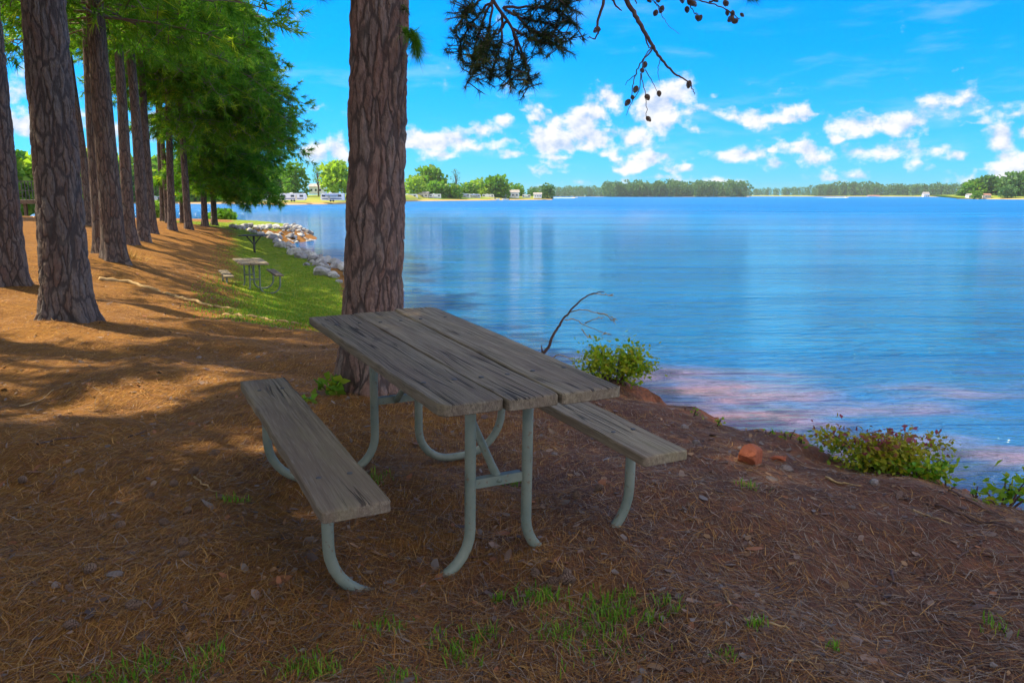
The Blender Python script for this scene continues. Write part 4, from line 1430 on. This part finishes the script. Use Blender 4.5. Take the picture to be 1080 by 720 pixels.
G1 = 'trees on the camper shore'
TREES = [
    ('pale thin tree behind the campers, left of the bright lime tree', 311, 210, 168, 325, 22, 'leaf', 450),
    ('slender sparse tree rising between the two left campers', 336, 208, 172, 330, 14, 'leaf', 260),
    ('bright lime-green round tree close against the left side of the big trunk', 354, 209, 171, 320, 30, 'leaf_lime', 520),
    ('dark green tree behind the leftmost camper', 290, 210, 178, 340, 34, 'leaf', 500),
    ('broad tree half hidden behind the drooping pine boughs', 258, 210, 176, 350, 40, 'leaf', 500),
    ('orange-tinged green tree just right of the big trunk on the camper shore', 437, 209, 186, 470, 19, 'leaf_lime', 380),
    ('tallest round tree on the camper shore, with airy top', 455, 209, 176, 500, 26, 'leaf', 620),
    ('low spreading green tree in front of the tallest round one', 460, 210, 193, 480, 22, 'leaf', 380),
    ('dark rounded bush-like tree by the water below the thin sparse one', 476, 212, 195, 485, 18, 'leaf', 420),
    ('thin sparse tall tree standing alone with sky showing through', 481, 209, 176, 520, 12, 'leaf_far', 150),
    ('small tree between the round dark one and the pale camper', 493, 209, 194, 530, 17, 'leaf', 340),
    ('wide light green tree behind the middle camper', 505, 209, 189, 545, 19, 'leaf_lime', 380),
    ('big dense tree at the middle of the point with pointed top', 524, 211, 187, 540, 24, 'leaf', 640),
    ('small yellow-green tree at the left foot of the big dense tree', 510, 211, 198, 535, 12, 'leaf_lime', 260),
    ('tree behind the white house near the point', 545, 209, 194, 575, 15, 'leaf', 320),
    ('last conical tree standing at the tip of the point', 577, 210, 194, 572, 13, 'leaf_far', 340),
    ('small dark tree just behind the tip of the point', 562, 210, 199, 590, 12, 'leaf_far', 240),
]
for k, (lab, px, yb, yt, Y, w_, mt, n_) in enumerate(TREES):
    tree(lab, px, yb, yt, Y, w_, mt, 500 + k, n_, G1, sparse=(n_ < 300 and k in (1, 9)))
G2 = 'trees on the right shore'
for k, (lab, px, yt, Y, w_) in enumerate([('round dark tree at the left end of the right shore wood', 1026, 191, 690, 20), ('broad tree second from the left in the right shore wood', 1037, 187, 690, 24), ('tallest broad tree of the right shore wood, near its middle', 1066, 183, 670, 28),
                                          ('tree between the broad and the tallest one on the right shore', 1050, 189, 695, 24), ('tree at the right picture edge on the far shore', 1080, 187, 660, 24), ('small green tree low at the water under the tallest one', 1062, 195, 640, 13),
                                          ('small bright tree at the foot of the broad right shore tree', 1030, 202, 655, 8), ('tree just beyond the right picture edge on the shore', 1096, 186, 660, 28), ('low dark tree left end of the right shore', 1017, 198, 695, 14)]):
    tree(lab, px, 210, yt, Y, w_, 'leaf_far' if k % 3 else 'leaf', 540 + k, 420, G2)
G3 = 'bushes behind the left pines'
for k, (lab, px, yb, yt, Y, w_, mt) in enumerate([('lime-green sunlit tree behind the raised deck', 26, 225, 168, 95, 60, 'leaf_lime'), ('green tree far behind the gap right of the nearest left pine', 84, 215, 160, 120, 46, 'leaf'), ('bright green bush showing between the left trunks', 100, 222, 185, 110, 34, 'leaf_lime'),
                                                  ('green tree behind the dark straight trunks of the row', 128, 215, 165, 315, 44, 'leaf'), ('low green bush by the water between the row trunks', 163, 234, 212, 78, 16, 'leaf_lime'), ('green far-shore tree seen between the slim trunks', 178, 214, 172, 320, 50, 'leaf'),
                                                  ('wide far-shore tree behind the end of the pine row', 215, 214, 175, 318, 46, 'leaf'), ('tree far left behind the edge trunk', -15, 225, 150, 90, 70, 'leaf'), ('dark blue-green shrub below the hanging boughs at the water', 236, 237, 222, 72, 22, 'leaf')]):
    tree(lab, px, yb, yt, Y, w_, mt, 560 + k, 700, G3, 'shrub' if k in (4, 8) else 'broadleaf_tree')


# ------------------------------------------------------------------ campers, houses, boats
def camper(label, px, ybase, Y, Lm, Hm, group, flip=1, rot=0.0, kind=0):
    q = at(px, ybase, Y)
    root = empty('camper_trailer', (q.x, Y, q.z), (0, 0, rot))
    tag(root, label, 'camper', group)
    b = MB()
    z0, z1 = .5, Hm
    prof = [(-Lm / 2, z0), (Lm / 2 - .5, z0), (Lm / 2, z0 + .6), (Lm / 2 - .25, z1 - .4), (Lm / 2 - .7, z1), (-Lm / 2 + .25, z1), (-Lm / 2, z1 - .3)]
    prof = [(a * flip, c) for a, c in prof]
    vs = [(a, -1.2, c) for a, c in prof] + [(a, 1.2, c) for a, c in prof]
    n = len(prof)
    fs = [list(range(n)), list(range(2 * n - 1, n - 1, -1))] + [[i, (i + 1) % n, n + (i + 1) % n, n + i] for i in range(n)]
    b.add(vs, fs)
    b.build('body', M['white'], root, smooth=False)
    b = MB(); b.box((0, -1.215, z0 + .55), (Lm * .84, .02, .32)); b.build('stripe', M['stripe'], root, smooth=False)
    nw = max(2, int(Lm / 3))
    for k in range(nw):
        xx = (-Lm * .36 + k * Lm * .70 / (nw - 1))
        b = MB(); b.box((xx, -1.215, z1 - .95), (1.25, .03, .72)); b.build('window', M['glass'], root, smooth=False)
    b = MB(); b.box((Lm * .13 * flip, -1.217, z0 + 1.0), (.7, .02, 1.75)); b.build('door', M['cream'], root, smooth=False)
    for xx in (-.5, .45):
        b = MB(); b.tube([(xx, -1.2, .36), (xx, -.95, .36)], .36, 14); b.build('wheel', M['rubber'], root, smooth=False)
    b = MB(); b.box((-.8, 0, z1 + .12), (.9, .8, .22)); b.build('roof_vent', M['white'], root, smooth=False)
    if kind:
        b = MB(); b.add([(-Lm * .3, -1.22, z1 - .35), (Lm * .3, -1.22, z1 - .35), (Lm * .3, -3.3, z1 - .75), (-Lm * .3, -3.3, z1 - .75), (-Lm * .3, -1.22, z1 - .3), (Lm * .3, -1.22, z1 - .3), (Lm * .3, -3.3, z1 - .7), (-Lm * .3, -3.3, z1 - .7)],
                        [[0, 1, 2, 3], [7, 6, 5, 4], [0, 4, 5, 1], [1, 5, 6, 2], [2, 6, 7, 3], [3, 7, 4, 0]])
        b.build('awning', M['stripe'], root, smooth=False)


GC_ = 'campers parked by the cove'
camper('leftmost white camper parked beside the cove, boughs above it', 272, 213.2, 285, 8.6, 2.9, GC_)
camper('small white trailer between the leftmost camper and the long one', 290, 213.0, 290, 4.6, 2.3, GC_, -1)
camper('long white camper with dark windows in the middle of the cove bank', 310, 212.6, 280, 9.0, 2.9, GC_, 1, 0, 0)
camper('white camper with dark blue awning close to the big trunk on its left', 351, 212.8, 288, 8.4, 3.1, GC_, -1, 0, 1)
camper('white camper parked just right of the big trunk', 431, 210.8, 445, 10.5, 3.2, GC_, 1)
camper('white camper between the round dark tree and the middle of the point', 489, 209.8, 500, 8.5, 3.2, GC_, -1, 0, 1)
camper('white van-like camper seen through the pine row', 164, 214.5, 312, 6.5, 3.0, GC_, 1)
camper('pale camper partly behind the big dense tree on the point', 515, 209.6, 530, 8.0, 3.0, GC_, 1)


camper('white camper between the low pyramid-roofed building and the round dark tree', 459, 210.0, 470, 7.0, 3.0, GC_, -1)
camper('small white trailer just left of the white house near the point', 531, 209.4, 540, 5.5, 2.6, GC_, 1)
camper('small pale trailer between the white house and the white cottage', 555, 209.3, 560, 6.0, 2.7, GC_, -1)
camper('white camper with blue awning between the middle camper and the big dense tree', 501, 209.7, 505, 7.5, 3.0, GC_, 1, 0, 1)


def house(label, px, ybase, Y, Wm, Hm, roofm, group=None, wall='white', rot=0.0, name='house', d=6.0):
    q = at(px, ybase, Y)
    root = empty(name, (q.x, Y, q.z), (0, 0, rot))
    tag(root, label, 'house', group)
    b = MB(); b.box((0, 0, Hm * .31), (Wm, d, Hm * .62 + .6)); b.build('wall', M[wall], root, smooth=False)
    e = Hm * .62 + .302; w = Wm / 2 + .4; dd = d / 2 + .4
    b = MB(); b.add([(-w, -dd, e), (w, -dd, e), (w, dd, e), (-w, dd, e), (-w * .98, 0, Hm), (w * .98, 0, Hm)], [[0, 1, 5, 4], [2, 3, 4, 5], [0, 4, 3], [1, 2, 5], [3, 2, 1, 0]])
    b.build('roof', M[roofm], root, smooth=False)
    for k in range(3):
        b = MB(); b.box((-Wm * .32 + k * Wm * .32, -d / 2 - .02, Hm * .34), (Wm * .13, .05, Hm * .22)); b.build('window', M['glass'], root, smooth=False)
    b = MB(); b.box((Wm * .16, -d / 2 - .02, Hm * .22), (.9, .05, Hm * .40)); b.build('door', M['cream'], root, smooth=False)


GH = 'houses on the far shores'
house('white house on the rise above the camper right of the big trunk', 427, 203, 490, 6.5, 5, 'roof', GH)
house('small white house on the rise behind the cove campers', 335, 204, 350, 6, 4.2, 'roof', GH)
house('low building with pale pyramid-like roof left of the dark round tree', 446, 208.5, 470, 7, 3.6, 'roof', GH, 'cream')
house('white house with dark windows near the tip of the point', 541, 208.6, 550, 8.5, 5.5, 'roof', GH)
house('small white cottage next to the last conical tree', 567, 208.6, 560, 5.5, 3.6, 'roof', GH)
house('narrow pale shed at the left foot of the dark round tree', 467, 209.4, 482, 3, 3.8, 'roof', GH, 'white')
house('long low pale building with reddish roof on the far right shore', 921, 208.9, 1900, 28, 7, 'roof_red', GH, 'cream', d=10)
house('white tall house at the water in front of the far tree line', 976, 209.0, 1680, 12, 13, 'roof', GH, d=9)
house('tiny white boathouse at the left end of the right shore', 1023, 209.5, 675, 5.5, 4.2, 'roof', GH, d=5)
house('pale brown lakeside hut under the tall trees on the right shore', 1040, 209.3, 655, 5, 4.0, 'roof_red', GH, 'cream', d=5)


def boat(label, px, Y, Lm, group, rot=0.0):
    x = fx(px, Y)
    root = empty('motorboat', (x, Y, WATER), (0, 0, rot))
    tag(root, label, 'boat', group)
    b = MB()
    st2 = [(-.5, .34, .9), (-.2, .36, .9), (.15, .34, 1.0), (.38, .18, 1.15), (.5, .01, 1.3)]
    vs = []
    for s_, w_, h_ in st2:
        vs += [(s_ * Lm, -w_ * 2.4, h_), (s_ * Lm, -w_ * 1.7, -.2), (s_ * Lm, w_ * 1.7, -.2), (s_ * Lm, w_ * 2.4, h_)]
    fs = [[0, 1, 2, 3]]
    for i in range(len(st2) - 1):
        a = i * 4
        for k in range(4): fs.append([a + k, a + (k + 1) % 4, a + 4 + (k + 1) % 4, a + 4 + k])
    b.add(vs, fs); b.build('hull', M['white'], root, smooth=False)
    b = MB(); b.box((.02 * Lm, 0, 1.25), (Lm * .16, 1.3, .7), bev=.1); b.build('windscreen', M['glass'], root, smooth=False)
    b = MB(); b.box((-.53 * Lm, 0, .7), (.4, .5, 1.0), bev=.08); b.build('outboard_motor', M['rubber'], root, smooth=False)


boat('white motorboat trailing a wake off the tip of the point', 606, 900, 7, 'boats on the lake')
boat('white motorboat running across the lake below the far right tree line', 893, 1050, 7.5, 'boats on the lake', .2)
boat('white boat moored at the bank below the big dense tree', 522, 505, 6, 'boats on the lake')
boat('small white boat moored beside the bank right of the other moored boat', 533, 512, 4.5, 'boats on the lake', 3.1)
boat('dark dot of a boat far off below the white lakeside house', 988, 1300, 6, 'boats on the lake')


def foam(name, label, px, Y, Lx, Wy, seed):
    rg = np.random.default_rng(seed)
    n = 260
    c = np.c_[fx(px, Y) + rg.uniform(-1, 0, n) * Lx, Y + rg.normal(0, Wy, n), np.full(n, WATER + .05)]
    V = []; k = 6
    for i in range(n):
        r = rg.uniform(.5, 1.5); h = rg.uniform(.1, .45)
        for j in range(k):
            a = j / k * 6.283
            V.append((c[i, 0] + math.cos(a) * r * 1.6, c[i, 1] + math.sin(a) * r, WATER - .05))
        V.append((c[i, 0], c[i, 1], WATER + h))
    F = []
    for i in range(n):
        for j in range(k): F.append((i * 7 + j, i * 7 + (j + 1) % k, i * 7 + 6))
    tag(link(name, fast_mesh(name, np.array(V), np.array(F), M['white'], smooth=True)), label, 'wake', kind='stuff')


foam('boat_wake', 'long white wake foam behind the boat off the point', 606, 901, 36, 3.0, 1)
foam('boat_wake', 'white wake foam behind the boat on the right', 893, 1051, 28, 3.0, 2)

# ------------------------------------------------------------------ sun and sky
SUN_EL, SUN_AZ = R(54), R(-71)        # azimuth from +Y towards +X
sdir = Vector((math.sin(SUN_AZ) * math.cos(SUN_EL), math.cos(SUN_AZ) * math.cos(SUN_EL), math.sin(SUN_EL)))
sun_d = bpy.data.lights.new('sun', 'SUN'); sun_d.energy = 4.2; sun_d.angle = R(.6); sun_d.color = (1, .86, .60)
sun = bpy.data.objects.new('sun', sun_d); COL.objects.link(sun)
sun.rotation_euler = sdir.to_track_quat('Z', 'Y').to_euler(); sun.location = (-30, 0, 40)

w = bpy.data.worlds.new('World'); scene.world = w; w.use_nodes = True
T = NT(w.node_tree)
sky = T.new('ShaderNodeTexSky', sky_type='NISHITA', sun_disc=False)
sky.sun_elevation = SUN_EL; sky.sun_rotation = SUN_AZ % (2 * math.pi); sky.altitude = 200; sky.air_density = 1.0; sky.dust_density = .25; sky.ozone_density = 1.6
hs = T.new('ShaderNodeHueSaturation'); hs.inputs['Saturation'].default_value = 1.1; hs.inputs['Hue'].default_value = .5; hs.inputs['Value'].default_value = 1.0
dirv = T.coord('Generated')
sx, sy, sz = T.sep(dirv)
T.put(hs.inputs['Color'], T.mix(1.0, sky.outputs[0], T.mix(sz.smooth(.0, .26), (.165, .54, .95), (.25, .71, 1.26)), 'MULTIPLY'))
dirv = T.coord('Generated')
sx, sy, sz = T.sep(dirv)
wv = T.vadd(T.vadd(T.noise(dirv, 9, 3, .5, color=True), (.5, .5, .5), 'SUBTRACT'), (.03, .03, .018), 'MULTIPLY')
dw = T.vadd(dirv, wv)
wx_, wy_, wz_ = T.sep(dw)
az = wx_._m('ARCTAN2', wy_); el = wz_._m('ARCSINE')
ae = T.comb(az, el, 0.0)
CLOUDS = [(575, 152, 34, 13, 1), (612, 130, 30, 20, 1), (645, 102, 20, 18, 1), (628, 118, 22, 20, .9), (668, 145, 26, 18, 1), (695, 118, 32, 24, 1.1), (715, 98, 22, 20, 1), (672, 172, 30, 11, .9), (802, 126, 24, 13, .9), (795, 131, 20, 8, .6), (752, 102, 9, 6, .5),
          (480, 148, 26, 14, .9), (508, 136, 22, 13, .9), (530, 127, 14, 10, .8), (440, 142, 20, 12, .8), (455, 158, 40, 14, .6), (905, 132, 45, 13, .9), (950, 128, 40, 14, .95), (1004, 122, 22, 8, .6), (1018, 115, 10, 6, .5), (1057, 150, 20, 17, 1), (1062, 166, 20, 10, .8),
          (775, 163, 32, 9, .85), (818, 170, 24, 6, .6), (862, 165, 26, 11, .9), (905, 160, 20, 10, .8), (935, 158, 34, 12, .9), (985, 158, 20, 7, .7), (1010, 165, 16, 8, .8), (355, 160, 18, 20, .95), (330, 163, 26, 16, .8), (348, 116, 28, 7, .35), (545, 105, 60, 13, .32), (590, 170, 22, 12, .55),
          (700, 187, 40, 6, .7), (760, 188, 26, 6, .7), (565, 178, 24, 9, .6), (905, 186, 30, 6, .5), (610, 192, 40, 5, .5), (1040, 188, 50, 7, .5), (240, 110, 30, 22, .7), (120, 140, 60, 25, .7), (40, 100, 40, 30, .7)]
Mx = None
for px, py, hw, hh, amp in CLOUDS:
    d = at(px, py, 1.0) - Vector((0, 0, CAM_H)); d.normalize()
    a0, e0 = math.atan2(d.x, d.y), math.asin(d.z)
    sa, se = 817.5 / (hw * 1.26), 817.5 / (hh * 1.42)
    n1 = T.new('ShaderNodeVectorMath', operation='MULTIPLY_ADD')
    T.put(n1.inputs[0], ae); n1.inputs[1].default_value = (sa, se, 0); n1.inputs[2].default_value = (-a0 * sa, -e0 * se, 0)
    n2 = T.new('ShaderNodeVectorMath', operation='LENGTH'); T.put(n2.inputs[0], n1.outputs[0])
    v = S(T.nt, n2.outputs['Value'])._m('MULTIPLY_ADD', -amp, amp)
    Mx = v if Mx is None else Mx.max(v)
# unseen clouds added outside the view as white fill light for the shade
fill_clouds = T.noise(T.map(dirv, (1, 1, 1.6)), 2.6, 3, .5).smooth(.36, .56) * sy.smooth(.76, .60) * 1.0
Mx = Mx.max(fill_clouds)
low = T.noise(T.map(dirv, (1, 1, 2.6)), 9, 3, .5).smooth(.44, .66) * el.smooth(.0, .02) * el.smooth(.15, .07) * .86
Mx = Mx.max(low)
cs = T.map(dw, (1, 1, 1.35))
nA = T.noise(cs, 33, 9, .58)
off = T.vadd(cs, (-.005, .0, .011))
nB = T.noise(off, 33, 6, .55)
dens = Mx * 1.02 + (nA - .5) * 1.9 - .29
alpha = dens.smooth(-.02, .50) * sz.smooth(.0, .02)
lit = ((nA - nB) * 3.4 + .60 + dens * .16).min(1.0).max(0.0)
ccol = T.mix(lit, (2.5, 3.2, 4.5), (5.2, 5.1, 5.0))
veil = T.noise(T.map(dw, (1, 1, 4.5)), 7, 5, .6).smooth(.50, .80) * sz.smooth(.0, .05) * sz.smooth(.36, .16) * .32
base = T.mix(veil, hs.outputs[0], (3.4, 4.3, 5.0))
ccol = T.mix(1.0, ccol, T.mix(sy.smooth(.78, .55), (1, 1, 1), (2.05, 1.93, 1.83)), 'MULTIPLY')  # added clouds outside the view made brighter to lift the shaded foreground
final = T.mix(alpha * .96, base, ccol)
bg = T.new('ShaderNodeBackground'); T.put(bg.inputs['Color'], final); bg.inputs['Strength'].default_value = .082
wo = T.new('ShaderNodeOutputWorld'); T.put(wo.inputs['Surface'], bg.outputs[0])

# ------------------------------------------------------------------ air
b = MB(); b.box((0, 1000, 8), (6400, 4400, 60))
hzm, t = material('pale_air')
pv = t.new('ShaderNodeVolumePrincipled'); pv.inputs['Color'].default_value = (.80, .90, 1.0, 1); pv.inputs['Density'].default_value = .00007
pv.inputs['Anisotropy'].default_value = .2
o_ = t.new('ShaderNodeOutputMaterial'); t.put(o_.inputs['Volume'], pv.outputs[0])
hz_o = b.build('haze', hzm, smooth=False); tag(hz_o, 'thin pale haze in the air over the lake', 'haze', kind='stuff')

# ------------------------------------------------------------------ view
scene.render.engine = 'CYCLES'
vs_ = scene.view_settings
vs_.view_transform = 'Standard'; vs_.look = 'None'; vs_.exposure = 1.34; vs_.gamma = 1.0
scene.cycles.max_bounces = 6
scene.cycles.diffuse_bounces = 3
scene.cycles.transmission_bounces = 4
scene.cycles.use_denoising = True
